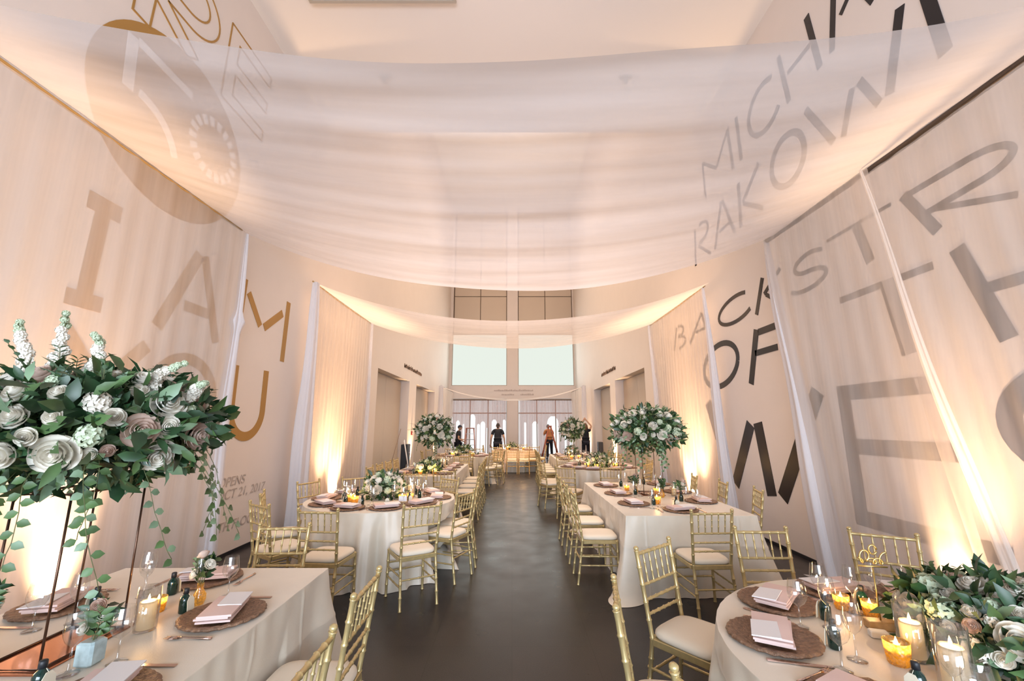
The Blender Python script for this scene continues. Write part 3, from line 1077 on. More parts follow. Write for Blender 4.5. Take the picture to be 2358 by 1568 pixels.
def make_chair():
    t = empty('chiavari_chair')
    tag(t, 'x', 'chair')
    g = M['chair']
    for s in (-1, 1):
        m = MB()
        # rear leg and back post in one bent rod with finial
        bamboo(m, (s * 0.178, -0.015, 0.0), (s * 0.172, 0.045, 0.44), 0.0135, 12, 4)
        bamboo(m, (s * 0.172, 0.045, 0.44), (s * 0.187, -0.025, 0.905), 0.0135, 12, 5)
        m.ball((s * 0.1872, -0.026, 0.918), 0.016, 0.016, 0.014, 12, 8)
        obj('back_leg', m, g, t)
        m = MB()
        bamboo(m, (s * 0.188, 0.425, 0.0), (s * 0.182, 0.415, 0.435), 0.0135, 12, 4)
        obj('front_leg', m, g, t)
    def pt(s, z):   # point on a back post at height z
        f = (z - 0.44) / 0.465
        return Vector((s * (0.172 + 0.015 * f), 0.045 - 0.07 * f, z))
    m = MB()
    bamboo(m, pt(-1, 0.885), pt(1, 0.885), 0.011, 10, 6)
    obj('top_rail', m, g, t)
    for z in (0.715, 0.635, 0.560):
        m = MB()
        bamboo(m, pt(-1, z), pt(1, z), 0.009, 10, 6)
        obj('cross_rail', m, g, t)
    for k in range(5):
        f = (k + 1) / 6.0
        a = pt(-1, 0.715).lerp(pt(1, 0.715), f)
        b = pt(-1, 0.885).lerp(pt(1, 0.885), f)
        m = MB()
        bamboo(m, a, b, 0.0062, 8, 3, 1.5)
        obj('spindle', m, g, t)
    # seat frame
    m = MB()
    m.bbox(-0.185, 0.185, 0.40, 0.432, 0.405, 0.445)
    m.bbox(-0.175, 0.175, 0.03, 0.06, 0.405, 0.445)
    m.bbox(-0.19, -0.16, 0.055, 0.405, 0.405, 0.445)
    m.bbox(0.16, 0.19, 0.055, 0.405, 0.405, 0.445)
    obj('seat_frame', m, g, t)
    for s in (-1, 1):
        for z in (0.19, 0.28):
            m = MB()
            bamboo(m, (s * 0.176, 0.01, z), (s * 0.186, 0.422, z), 0.0085, 8, 4)
            obj('stretcher', m, g, t)
    for y, z in ((0.42, 0.31), (0.42, 0.23), (0.015, 0.25)):
        m = MB()
        bamboo(m, (-0.18, y, z), (0.18, y, z), 0.0085, 8, 4)
        obj('stretcher', m, g, t)
    # cushion: soft rounded slab, rear corners notched by the posts
    m = MB()

    def outline(a):
        c, s_ = math.cos(a), math.sin(a)
        e = 0.42
        x = 0.198 * math.copysign(abs(c) ** e, c)
        y = 0.235 + 0.205 * math.copysign(abs(s_) ** e, s_)
        x *= 0.93 + 0.07 * ((y - 0.03) / 0.41)
        return x, y
    rows = [(0.86, 0.444), (0.97, 0.448), (1.0, 0.460), (0.985, 0.474), (0.93, 0.486), (0.75, 0.494), (0.4, 0.498), (0.0, 0.499)]
    vs = []
    n = 40
    for sc, z in rows:
        for k in range(n):
            x, y = outline(2 * PI * k / n)
            vs.append((x * sc, 0.235 + (y - 0.235) * sc, z))
    fs = [tuple(range(n - 1, -1, -1))]
    for i in range(len(rows) - 1):
        for k in range(n):
            k2 = (k + 1) % n
            fs.append((i * n + k, i * n + k2, (i + 1) * n + k2, (i + 1) * n + k))
    m.add(vs, fs, True)
    obj('cushion', m, M['cushion'], t)
    return t


CH = Kind(make_chair())


SEATS = []


def chair(x, y, face, label, group):
    """x, y: top of the backrest; face: compass angle of the sitter's look in degrees, 90 = away from camera"""
    SEATS.append((x, y, math.cos(R(face)), math.sin(R(face))))
    CH.put((x, y, 0), R(face - 90), label, group)


g = 'gold chairs at the front left long table'
chair(-0.735, 2.28, 180, 'gold bamboo-style chair, farther one on the aisle side of front left table', g)
chair(-0.70, 1.60, 180, 'gold chair cut off by the lower edge of the picture, left side', g)
chair(-1.75, 3.47, -88, 'gold chair at the far head of the front left table, facing the camera', g)
chair(-2.90, 2.42, 0, 'gold chair on the wall side of the front left table', g)
g = 'gold chairs around the left round table'
L2 = (-1.63, 5.63)
def toward(x, y, c):
    return math.degrees(math.atan2(c[1] - y, c[0] - x))
for x, y, lb in [(-1.76, 4.12, 'nearest the camera, left of the satin cloth folds'), (-0.875, 4.37, 'near the aisle, its back towards the camera'),
                 (-0.55, 5.12, 'on the aisle side, nearer one'), (-0.46, 5.68, 'on the aisle side, farther one'),
                 (-0.92, 6.45, 'behind the table towards the aisle'), (-1.55, 7.08, 'directly behind the table'),
                 (-2.30, 6.55, 'behind the table left of the flowers'), (-2.76, 6.08, 'before the glowing left curtain'),
                 (-2.82, 5.10, 'by the left wall under the date lettering'), (-2.46, 4.42, 'near left, pushed close between two others')]:
    a = toward(x, y, L2)
    chair(x, y, a, 'gold chair ' + lb + ', left round table', g)
g = 'gold chairs at the left middle long table'
for k, y in enumerate((8.25, 8.9, 9.55, 10.15)):
    chair(-0.62, y, 180, 'gold chair on the aisle side of the left middle table, %s from camera' % ('first', 'second', 'third', 'fourth')[k], g)
for k, y in enumerate((8.15, 8.75, 9.35, 9.95)):
    chair(-2.60, y, 0, 'gold chair on the wall side of the left middle table, %s from camera' % ('first', 'second', 'third', 'fourth')[k], g)
chair(-1.25, 10.95, -90, 'gold chair at the far head of the left middle long table', g)
chair(-1.15, 7.55, 90, 'gold chair at the near head of the left middle long table', g)
g = 'gold chairs around the far left round table'
L4 = (-1.46, 13.2)
for k, a in enumerate((-80, -40, -5, 35, 75, 115, 155, 200, 245)):
    x = L4[0] + 1.22 * math.cos(R(a))
    y = L4[1] + 1.22 * math.sin(R(a))
    chair(x, y, a + 180, 'gold chair at the far left round table, %s counterclockwise from the nearest one' % ('nearest', 'first', 'second', 'third', 'fourth', 'fifth', 'sixth', 'seventh', 'eighth')[k], g)
g = 'gold chairs around the head table'
HT = (0.08, 16.3)
for k, (x, y, a) in enumerate(((-0.52, 15.35, 90), (0.0, 15.32, 90), (0.42, 15.32, 90), (0.78, 15.5, 105), (-1.05, 16.3, 0), (1.25, 16.3, 180), (-0.3, 17.25, -90), (0.4, 17.25, -90))):
    chair(x, y, a, ('gold chair at the small table closing the aisle, leftmost on the near side', 'gold chair at the aisle end table, second from left on near side', 'gold chair at the aisle end table, third from left on near side', 'gold chair at the aisle end table, right end of near side',
                    'gold chair at the left end of the aisle end table', 'gold chair at the right end of the aisle end table', 'gold chair behind the aisle end table, left one', 'gold chair behind the aisle end table, right one')[k], g)
g = 'gold chairs around the front right round table'
R1 = (1.81, 1.88)
for x, y, lb in [(0.50, 2.15, 'seen edge-on beside the aisle'), (0.61, 1.36, 'cut off by the lower picture edge, only its finial showing'), (0.93, 2.94, 'with its big ivory seat towards us, by the aisle'),
                 (1.85, 3.36, 'behind the table, its back before the long cloth'), (2.64, 3.24, 'behind the table number, by the right curtain')]:
    chair(x, y, toward(x, y, R1), 'gold chair ' + lb + ', front right', g)
g = 'gold chairs at the right long table'
for k, y in enumerate((5.12, 5.82, 6.62)):
    chair(0.72, y, 0, 'gold chair on the aisle side of the right long table, %s from camera' % ('first', 'second', 'third')[k], g)
chair(1.79, 4.07, 93, 'gold chair at the near head of the right long table', g)
for k, (x, y, a) in enumerate(((2.93, 5.36, 165), (2.86, 6.08, 170), (2.76, 6.78, 168))):
    chair(x, y, a, 'gold chair on the wall side of the right long table, %s from camera' % ('first', 'second', 'third')[k], g)
g = 'gold chairs around the right middle round table'
R3 = (1.9, 9.75)
for x, y, lb in [(0.98, 8.12, 'near the aisle, back towards the camera'), (1.80, 8.10, 'behind the long table, back towards the camera'), (0.62, 9.28, 'on the aisle side, nearer one'), (0.60, 9.85, 'on the aisle side, farther one'),
                 (2.72, 8.90, 'towards the right wall, glowing amber'), (3.02, 9.75, 'by the right curtain'), (2.60, 10.85, 'at the far side towards the wall'), (1.25, 10.78, 'at the far side towards the aisle')]:
    chair(x, y, toward(x, y, R3), 'gold chair ' + lb + ', right middle round table', g)
g = 'gold chairs at the far right long table'
for k, y in enumerate((11.6, 12.25, 12.9, 13.55)):
    chair(0.74, y, 0, 'gold chair on the aisle side of the far right table, %s from camera' % ('first', 'second', 'third', 'fourth')[k], g)
for k, y in enumerate((11.7, 12.35, 13.0)):
    chair(2.85, y, 180, 'gold chair on the wall side of the far right table, %s from camera' % ('first', 'second', 'third')[k], g)

# ------------------------------------------------------------------ tables
TZ = 0.76


def cloth_mesh(outline, zt=TZ, flare=0.05, amp=0.03, nf=14, corners=None, n=240, seed=0, creases=None, origin=(0, 0)):
    """outline(t) -> x, y, nx, ny on the table edge; skirt falls to the floor with folds"""
    b = MB()
    rows = [(0.0, 0.0), (0.006, 0.003), (0.02, 0.012), (0.05, 0.03), (0.12, 0.08), (0.20, 0.16), (0.265, 0.23), (0.28, 0.245), (0.29, 0.255), (0.305, 0.27), (0.36, 0.33), (0.46, 0.45), (0.58, 0.6), (0.68, 0.75), (0.745, 0.92), (0.757, 1.0)]
    near = [c for c in SEATS if abs(c[0] - origin[0]) < 2.6 and abs(c[1] - origin[1]) < 2.6]
    vs = []
    for (dz, k) in rows:
        for i in range(n):
            t = i / n
            x, y, nx, ny = outline(t)
            c = corners(t) if corners else 0.0
            ph = nf * 2 * PI * t + 3.0 * noise.noise(Vector((math.cos(2 * PI * t) * 1.3, math.sin(2 * PI * t) * 1.3, seed)))
            w = math.sin(ph) + 0.35 * math.sin(2.3 * ph + 1)
            off = flare * k + amp * w * (k ** 0.8) * (1 - 0.6 * c) + c * 0.28 * k ** 1.1
            # little gathers under the table edge
            off += 0.004 * math.sin(t * 260 + 3 * math.sin(t * 31)) * math.exp(-((dz - 0.06) / 0.05) ** 2)
            if creases:
                cd = creases(t)
                off += 0.006 * math.exp(-(cd / 0.012) ** 2) * min(1, dz * 20) + 0.005 * math.exp(-((dz - 0.285) / 0.008) ** 2)
            px, py = x + nx * off, y + ny * off
            z = max(0.002, zt - dz)
            # the cloth gives way to the seats pushed against it
            f = min(1.0, max(0.0, (0.60 - z) / 0.10))
            if f > 0:
                for (sx, sy, ux, uy) in near:
                    dx, dy = px + origin[0] - sx, py + origin[1] - sy
                    lf = dx * ux + dy * uy           # along the sitter's view
                    ls = abs(-dx * uy + dy * ux)
                    if -0.05 < lf < 0.475 and ls < 0.235:
                        q = (0.475 - lf) * f * min(1.0, (0.235 - ls) / 0.03)
                        px += ux * q
                        py += uy * q
            vs.append((px, py, z))
    fs = [tuple(range(n))]
    for r in range(len(rows) - 1):
        for i in range(n):
            j = (i + 1) % n
            fs.append(((r + 1) * n + i, (r + 1) * n + j, r * n + j, r * n + i))
    b.add(vs, fs, True)
    b.sm[-len(fs)] = False
    return b.mesh('tablecloth')


def round_table(c, r, label, seed, nf=15):
    t = empty('banquet_table', (c[0], c[1], 0), 0, label, 'table', 'round tables under champagne cloths')

    def out(u):
        a = 2 * PI * u
        return r * math.cos(a), r * math.sin(a), math.cos(a), math.sin(a)
    obj('tablecloth', cloth_mesh(out, flare=0.10, amp=0.085, nf=nf, seed=seed, n=420, origin=c), M['cloth'], t)
    return t


def rect_table(x0, x1, y0, y1, label, seed, pool=0.04):
    cx, cy = (x0 + x1) / 2, (y0 + y1) / 2
    t = empty('banquet_table', (cx, cy, 0), 0, label, 'table', 'long tables under champagne cloths')
    a, b = (x1 - x0) / 2, (y1 - y0) / 2
    cr = 0.02
    per = [(a, -b), (a, b), (-a, b), (-a, -b)]
    lens = [2 * b, 2 * a, 2 * b, 2 * a]
    tot = sum(lens)

    def out(u):
        s = u * tot
        k = 0
        while s > lens[k] and k < 3:
            s -= lens[k]
            k += 1
        p = Vector(per[k])
        q = Vector(per[(k + 1) % 4])
        d = (q - p) / lens[k]
        pos = p + d * s
        n = Vector((d.y, -d.x))
        # turn the normal near a corner
        e = 0.16
        if s < e:
            pk = Vector(per[k - 1])
            d0 = (p - pk).normalized()
            n0 = Vector((d0.y, -d0.x))
            n = (n * (0.5 + s / e / 2) + n0 * (0.5 - s / e / 2)).normalized()
        elif lens[k] - s < e:
            r2 = Vector(per[(k + 2) % 4])
            d2 = (r2 - q).normalized()
            n2 = Vector((d2.y, -d2.x))
            f = (lens[k] - s) / e
            n = (n * (0.5 + f / 2) + n2 * (0.5 - f / 2)).normalized()
        return pos.x, pos.y, n.x, n.y

    def crs(u):
        s = u * tot
        k = 0
        while s > lens[k] and k < 3:
            s -= lens[k]
            k += 1
        d = (s - lens[k] / 2 + 10 * 0.47) % 0.47
        return min(d, 0.47 - d)

    def cor(u):
        s = u * tot
        acc = 0
        best = 1e9
        for L in lens + [0]:
            best = min(best, abs(s - acc))
            acc += L
        best = min(best, abs(s - tot))
        return math.exp(-(best / 0.13) ** 2)
    obj('tablecloth', cloth_mesh(out, flare=0.02, amp=0.009, nf=22, corners=cor, seed=seed, n=900, creases=crs, origin=(cx, cy)), M['cloth'], t)
    return t


rect_table(-2.50, -1.19, 0.45, 2.99, 'long table under champagne cloth at the front left, below the tall flowers', 1, 0.0)
round_table(R1, 0.914, 'round table under champagne cloth at the front right', 2, 15)
round_table(L2, 0.90, 'round table under satin champagne cloth on the left, with low white flowers', 3, 17)
rect_table(1.16, 2.50, 4.60, 7.15, 'long table under champagne cloth right of the aisle, below tall flowers', 4)
rect_table(-2.30, -1.04, 8.0, 10.5, 'long table left of the aisle behind the round one', 5)
round_table(R3, 0.88, 'round table right of the aisle behind the long one', 6)
rect_table(1.18, 2.45, 11.3, 13.9, 'far long table right of the aisle', 7)
round_table(L4, 0.88, 'far round table left of the aisle', 8)
rect_table(-0.72, 0.88, 15.85, 16.75, 'small table across the far end of the aisle', 9, 0.02)

# ------------------------------------------------------------------ tableware prototypes
def make_charger():
    b = MB()
    rnd = random.Random(5)
    n = 72
    wob = [1 + rnd.uniform(-0.018, 0.018) for _ in range(n)]
    rows = [(0.0, 0.010), (0.10, 0.010), (0.135, 0.011), (0.155, 0.016), (0.172, 0.020), (0.183, 0.017), (0.185, 0.010), (0.165, 0.0), (0.0, 0.0)]
    vs = []
    for i, (r, z) in enumerate(rows):
        for k in range(n):
            a = 2 * PI * k / n
            w = wob[k] if r > 0.15 else 1
            vs.append((r * w * math.cos(a), r * w * math.sin(a), z + (0.002 * math.sin(k * 1.9) if 0.15 < r else 0)))
    fs = []
    for i in range(len(rows) - 1):
        for k in range(n):
            k2 = (k + 1) % n
            fs.append(((i + 1) * n + k, (i + 1) * n + k2, i * n + k2, i * n + k))
    b.add(vs, fs, True)
    o = obj('charger_plate', b, M['charger'])
    tag(o, 'x', 'plate')
    return o


def make_napkin():
    """folded blush napkin; local +y points away from the sitter"""
    t = empty('napkin')
    tag(t, 'x', 'napkin')
    b = MB()

    def slab(x0, x1, y0, y1, z, th, sk=0.0, bow=0.006):
        def fn(u, v):
            x = x0 + (x1 - x0) * u
            y = y0 + (y1 - y0) * v + sk * (u - 0.5)
            return (x, y, z + bow * math.sin(PI * u) * math.sin(PI * v))
        def fn2(u, v):
            p = fn(u, v)
            return (p[0], p[1], p[2] - th)
        b.grid(fn, 10, 8)
        b.grid(fn2, 10, 8)
        for e in (0, 1):
            b.grid(lambda u, v: (fn(e, u) if v < .5 else fn2(e, u)), 8, 1)
            b.grid(lambda u, v: (fn(u, e) if v < .5 else fn2(u, e)), 10, 1)
    slab(-0.135, 0.125, -0.075, 0.070, 0.010, 0.008, 0.012, 0.003)
    slab(-0.125, 0.132, -0.070, 0.072, 0.020, 0.008, -0.008, 0.003)
    slab(-0.130, 0.120, -0.078, 0.066, 0.031, 0.009, 0.006, 0.005)
    obj('folded_cloth', b, M['napkin'], t)
    b = MB()
    b.add([(-0.02, -0.083, 0.034), (0.145, -0.078, 0.034), (0.14, 0.03, 0.040), (-0.025, 0.02, 0.041), (-0.02, -0.083, 0.030), (0.145, -0.078, 0.030), (0.14, 0.03, 0.036), (-0.025, 0.02, 0.037)],
          [(0, 1, 2, 3), (7, 6, 5, 4), (0, 4, 5, 1), (1, 5, 6, 2), (2, 6, 7, 3), (3, 7, 4, 0)])
    obj('menu_card', b, M['card'], t)
    return t


def make_wine_glass(h=0.20, rb=0.040):
    b = MB()
    k = h / 0.20
    prof = [(0.002, 0.0), (0.034, 0.0), (0.034, 0.002), (0.012, 0.006), (0.0045, 0.014), (0.0035, 0.05), (0.004, 0.082), (0.012, 0.090), (0.028, 0.103), (0.038, 0.122), (0.0405, 0.142), (0.038, 0.165), (0.0325, 0.20)]
    prof = [(r * (rb / 0.0405 if z > 0.085 else 1), z * k) for r, z in prof]
    b.lathe(prof, 24)
    o = obj('wine_glass', b, M['glass'])
    tag(o, 'x', 'wine glass')
    return o


def make_knife(name='knife'):
    b = MB()
    pts = [(-0.009, -0.11), (0.009, -0.11), (0.008, -0.02), (0.0105, 0.0), (0.0105, 0.08), (0.004, 0.12), (-0.006, 0.115), (-0.007, 0.0), (-0.007, -0.02)]
    n = len(pts)
    b.add([(x, y, 0.0045) for x, y in pts] + [(x, y, 0.0005) for x, y in pts], [tuple(range(n)), tuple(range(2 * n - 1, n - 1, -1))] + [(i, n + i, n + (i + 1) % n, (i + 1) % n) for i in range(n)])
    o = obj(name, b, M['cutlery'])
    tag(o, 'x', 'knife')
    return o


def make_fork():
    b = MB()
    b.tube([(0, -0.10, 0.003), (0, -0.06, 0.004), (0, 0.02, 0.007), (0, 0.045, 0.006)], [0.007, 0.005, 0.003, 0.006], 8)
    b.bbox(-0.012, 0.012, 0.042, 0.06, 0.004, 0.0065, 0.001)
    for x in (-0.0105, -0.0035, 0.0035, 0.0105):
        b.tube([(x, 0.058, 0.005), (x, 0.08, 0.004), (x, 0.10, 0.007)], [0.0022, 0.0018, 0.001], 6)
    o = obj('fork', b, M['cutlery'])
    tag(o, 'x', 'fork')
    return o


def make_bottle():
    t = empty('favour_bottle')
    tag(t, 'x', 'bottle')
    obj('bottle_body', MB().lathe([(0.0, 0.0), (0.021, 0.0), (0.024, 0.004), (0.024, 0.06), (0.020, 0.074), (0.010, 0.084), (0.0095, 0.098), (0.0, 0.098)], 20), M['bottle'], t)
    obj('cap', MB().lathe([(0.0, 0.086), (0.0125, 0.086), (0.0125, 0.108), (0.010, 0.111), (0.0, 0.111)], 16), M['cap'], t)
    b = MB()
    pts = [(-0.024, 0.004), (0.024, 0.004), (0.024, 0.058), (0.010, 0.076), (-0.010, 0.076), (-0.024, 0.058)]
    n = len(pts)
    b.add([(x, -0.034 + 0.10 * z, z) for x, z in pts] + [(x, -0.0325 + 0.10 * z, z) for x, z in pts], [tuple(range(n)), tuple(range(2 * n - 1, n - 1, -1))] + [(i, n + i, n + (i + 1) % n, (i + 1) % n) for i in range(n)])
    b.tube([(0, -0.026, 0.072), (0.0, -0.014, 0.085)], 0.001, 5)
    obj('paper_tag', b, M['tag'], t)
    return t


def flame_mesh(z):
    return MB().lathe([(0.0005, z), (0.004, z + 0.004), (0.0055, z + 0.010), (0.004, z + 0.018), (0.0015, z + 0.026), (0.0001, z + 0.031)], 10)


def make_votive():
    t = empty('gold_votive')
    tag(t, 'x', 'candle holder')
    obj('cup', MB().lathe([(0.0, 0.0), (0.026, 0.0), (0.030, 0.004), (0.0335, 0.03), (0.0365, 0.068), (0.0350, 0.068), (0.032, 0.03), (0.028, 0.006), (0.0, 0.006)], 24), M['mercury'], t)
    c = obj('candle', MB().lathe([(0.0, 0.007), (0.026, 0.007), (0.028, 0.047), (0.0, 0.047)], 20), M['wax'], t)
    obj('wax_pool', MB().lathe([(0.0, 0.048), (0.026, 0.048)], 16), M['melt'], c)
    obj('flame', flame_mesh(0.050), M['flame'], c)
    return t


def make_hurricane():
    t = empty('glass_hurricane')
    tag(t, 'x', 'candle holder')
    obj('glass_cylinder', MB().lathe([(0.0, 0.0), (0.046, 0.0), (0.049, 0.004), (0.050, 0.20), (0.0485, 0.20), (0.0475, 0.008), (0.0, 0.008)], 32), M['glass'], t)
    c = obj('pillar_candle', MB().lathe([(0.0, 0.009), (0.036, 0.009), (0.037, 0.012), (0.037, 0.128), (0.034, 0.134), (0.028, 0.131)], 28), M['wax'], t)
    obj('wax_pool', MB().lathe([(0.0, 0.129), (0.028, 0.131)], 20), M['melt'], c)
    obj('flame', flame_mesh(0.134), M['flame'], c)
    return t


def leaf_into(b, p, d, nrm, L, w, mi=0):
    d = d.normalized()
    sd = d.cross(nrm)
    if sd.length < 1e-4:
        sd = d.cross(Vector((0, 0, 1)) + Vector((0.1, 0.2, 0)))
    sd.normalize()
    n2 = sd.cross(d)
    vs = [p, p + d * L * 0.30 + sd * w * 0.42 + n2 * w * 0.12, p + d * L * 0.62 + sd * w * 0.40 + n2 * w * 0.10, p + d * L - n2 * L * 0.12,
          p + d * L * 0.62 - sd * w * 0.40 + n2 * w * 0.10, p + d * L * 0.30 - sd * w * 0.42 + n2 * w * 0.12, p + d * L * 0.3, p + d * L * 0.62 - n2 * L * 0.02]
    b.add(vs, [(0, 1, 6), (1, 2, 7, 6), (2, 3, 7), (0, 6, 5), (6, 7, 4, 5), (7, 3, 4)], True, mi)


def rose_mesh(seed=1, openness=1.0):
    """unit rose, radius about 1, opening upwards along +z: tightly wrapped petals round a closed heart"""
    b = MB()
    rnd = random.Random(seed)
    rings = [(3, 0.13, 0.60, 0.86), (4, 0.26, 0.61, 0.90), (5, 0.40, 0.58, 0.95), (5, 0.55, 0.51, 1.0), (6, 0.73, 0.38, 1.06), (6, 0.92, 0.16, 1.12)]
    for (n, rt, zt, curl) in rings:
        ph = rnd.uniform(0, 6.28)
        rt *= 1 + (openness - 1) * rt
        for k in range(n):
            a0 = ph + 2 * PI * k / n
            hw = PI / n * 1.30
            hs = rnd.uniform(0.95, 1.06)
            rs = rnd.uniform(0.94, 1.07)

            def fn(u, v):
                e = 1 - abs(2 * u - 1) ** 2.2
                a = a0 + (u - 0.5) * 2 * hw * (0.7 + 0.3 * math.sin(PI * min(1, v * 0.7)))
                r = rt * rs * (0.50 + 0.56 * math.sin(PI * 0.62 * v)) * (1 + (curl - 1) * v * v) * (0.93 + 0.07 * e) + 0.015 * (2 * u - 1)
                z = zt * hs - 0.62 * (1 - v) ** 1.3 - 0.10 * rt * (1 - e) * v - 0.10 * max(0, curl - 1) * v ** 3
                return (r * math.cos(a), r * math.sin(a), z)
            b.grid(fn, 5, 4)
    b.lathe([(0.0, 0.52), (0.09, 0.54), (0.14, 0.40), (0.3, 0.0), (0.45, -0.25), (0.3, -0.45), (0.0, -0.5)], 10)
    return b


ROSES = [rose_mesh(1).mesh('rose'), rose_mesh(2, 0.85).mesh('rose'), rose_mesh(3, 1.1).mesh('rose')]


def cluster_mesh(seed=1):
    """hydrangea / stock head: many small four-petal florets on a ball"""
    b = MB()
    rnd = random.Random(seed)
    for k in range(46):
        z = 1 - 1.7 * (k + 0.5) / 46
        a = k * 2.39996
        q = math.sqrt(max(0, 1 - z * z))
        d = Vector((q * math.cos(a), q * math.sin(a), z))
        p = d * rnd.uniform(0.62, 0.8)
        s1 = d.cross(Vector((0.3, 0.5, 0.8))).normalized()
        s2 = d.cross(s1)
        for j in range(4):
            an = PI / 2 * j + rnd.random()
            e = s1 * math.cos(an) + s2 * math.sin(an)
            leaf_into(b, p, (e + d * 0.5), d, 0.34, 0.30)
    b.ball((0, 0, 0), 0.6, 0.6, 0.6, 10, 6)
    return b


CLUST = [cluster_mesh(1).mesh('hydrangea'), cluster_mesh(2).mesh('hydrangea')]


def colored(me, m, _c={}):
    k = (me.name, m.name)
    if k not in _c:
        c = me.copy()
        c.materials.clear()
        c.materials.append(m)
        _c[k] = c
    return _c[k]


def orient(d, spin=0.0):
    q = Vector(d).normalized().to_track_quat('Z', 'Y')
    return (q @ Matrix.Rotation(spin, 3, 'Z').to_quaternion()).to_euler()


def flowers(name, c, rad, nleaf, nrose, label, seed=1, rose_r=0.045, leaf=0.085, trails=0, trail_len=0.35, sprigs=6, group=None, low=-0.5, trail_dirs=None, cam_bias=True):
    rnd = random.Random(seed)
    t = empty(name, c, 0, label, 'flower arrangement', group)
    rx, ry, rz = rad
    b = MB()

    def shell(lo=-0.6):
        while True:
            d = Vector((rnd.gauss(0, 1), rnd.gauss(0, 1), rnd.gauss(0, 1))).normalized()
            if d.z > lo:
                return d
    for k in range(nleaf):
        d = shell(-0.95)
        f = rnd.uniform(0.45, 1.0) if rnd.random() < 0.75 else rnd.uniform(0.9, 1.15)
        p = Vector((d.x * rx, d.y * ry, d.z * rz)) * f
        ld = (d + Vector((rnd.gauss(0, .55), rnd.gauss(0, .55), rnd.gauss(0, .45)))).normalized()
        L = leaf * rnd.uniform(0.6, 1.35)
        leaf_into(b, p, ld, d, L, L * rnd.uniform(0.38, 0.6), rnd.choice((0, 0, 0, 1, 1, 2)))
    # loose sprigs standing out of the mass
    for k in range(sprigs):
        d = shell(-0.1)
        p = Vector((d.x * rx, d.y * ry, d.z * rz)) * 0.85
        g = (d + Vector((0, 0, rnd.uniform(0.1, 0.6)))).normalized()
        pts = []
        L = rnd.uniform(0.5, 1.0) * max(rz, 0.1) * 0.9
        for i in range(8):
            pts.append(p.copy())
            for s in (-1, 1):
                sd = g.cross(Vector((0, 0, 1))).normalized() * s
                if i > 0:
                    leaf_into(b, p, g * 0.7 + sd, Vector((0, 0, 1)), leaf * 0.45, leaf * 0.24, rnd.choice((1, 2)))
            p = p + g * L / 7
            g = (g + Vector((rnd.gauss(0, .12), rnd.gauss(0, .12), rnd.gauss(-0.05, .1)))).normalized()
        b.tube(pts, 0.0016, 5, mi=3)
    for k in range(trails):
        a = trail_dirs[k % len(trail_dirs)] + rnd.uniform(-0.25, 0.25) if trail_dirs else rnd.uniform(0, 2 * PI)
        p = Vector((math.cos(a) * rx * rnd.uniform(0.7, 1.0), math.sin(a) * ry * rnd.uniform(0.7, 1.0), -rz * rnd.uniform(0.3, 0.7)))
        g = Vector((math.cos(a) * 0.5, math.sin(a) * 0.5, -0.5)).normalized()
        L = trail_len * rnd.uniform(0.6, 1.1)
        pts = []
        st = 12
        for i in range(st):
            pts.append(p.copy())
            if i > 0:
                s = 1 if i % 2 else -1
                sd = g.cross(Vector((math.cos(a), math.sin(a), 0.2))).normalized() * s
                leaf_into(b, p, sd + g * 0.3, Vector((math.cos(a), math.sin(a), 0.4)), leaf * 0.46, leaf * 0.40, rnd.choice((1, 1, 2)))
            p = p + g * L / st
            g = (g + Vector((rnd.gauss(0, .12), rnd.gauss(0, .12), -0.16))).normalized()
        b.tube(pts, 0.0014, 5, mi=3)
    fo = obj('foliage', b, [M['leaf_dark'], M['leaf_mid'], M['leaf_pale'], M['stem']], t)
    fo['kind'] = 'stuff'
    # blooms, kept apart from each other
    placed = []
    tries = 0
    while len(placed) < nrose and tries < 4000:
        tries += 1
        d = shell(low)
        if cam_bias and d.y > 0.55 and rnd.random() < 0.7:
            continue
        p = Vector((d.x * rx, d.y * ry, d.z * rz))
        rr = rose_r * rnd.choice((0.5, 0.62, 0.75, 0.9, 1.0, 1.1)) if tries > 60 else rose_r * rnd.uniform(0.95, 1.2)
        if any((p - q).length < (rr + r2) * 0.90 for q, r2 in placed):
            continue
        placed.append((p, rr))
        kind = rnd.random()
        if kind < 0.64:
            me, nm = colored(rnd.choice(ROSES), M['rose_white']), 'rose'
        elif kind < 0.78:
            me, nm = colored(rnd.choice(ROSES), M['rose_blush']), 'rose'
        else:
            me, nm = colored(rnd.choice(CLUST), M['rose_pale'] if kind < 0.92 else M['rose_white']), 'hydrangea'
        o = obj(nm, me, None, t)
        o.location = p * 1.02
        o.rotation_euler = orient(d + Vector((0, -0.25, 0.1)), rnd.uniform(0, 6))
        o.scale = (rr, rr, rr)
    return t


def make_stand(hx, hy, h, label, loc):
    t = empty('flower_stand', loc, 0, label, 'flower stand')
    obj('base_plate', MB().bbox(-hx - 0.02, hx + 0.02, -hy - 0.02, hy + 0.02, 0.0, 0.008, 0.002), M['copper'], t)
    for sx in (-1, 1):
        for sy in (-1, 1):
            obj('post', MB().tube([(sx * hx, sy * hy, 0.006), (sx * hx, sy * hy, h)], 0.0045, 8), M['bronze'], t)
    for z in (0.012, h):
        obj('frame_ring', MB().tube([(-hx, -hy, z), (hx, -hy, z), (hx, hy, z), (-hx, hy, z)], 0.005, 8, closed=True), M['bronze'], t)
    return t


def make_trumpet(label, loc, h=0.52):
    b = MB()
    b.lathe([(0.0, 0.0), (0.09, 0.0), (0.09, 0.01), (0.03, 0.03), (0.022, 0.10), (0.03, h * 0.45), (0.06, h * 0.8), (0.11, h), (0.106, h), (0.056, h * 0.8), (0.02, h * 0.4)], 28)
    return obj('trumpet_vase', b, M['glass'], loc=loc, label=label, cat='vase')


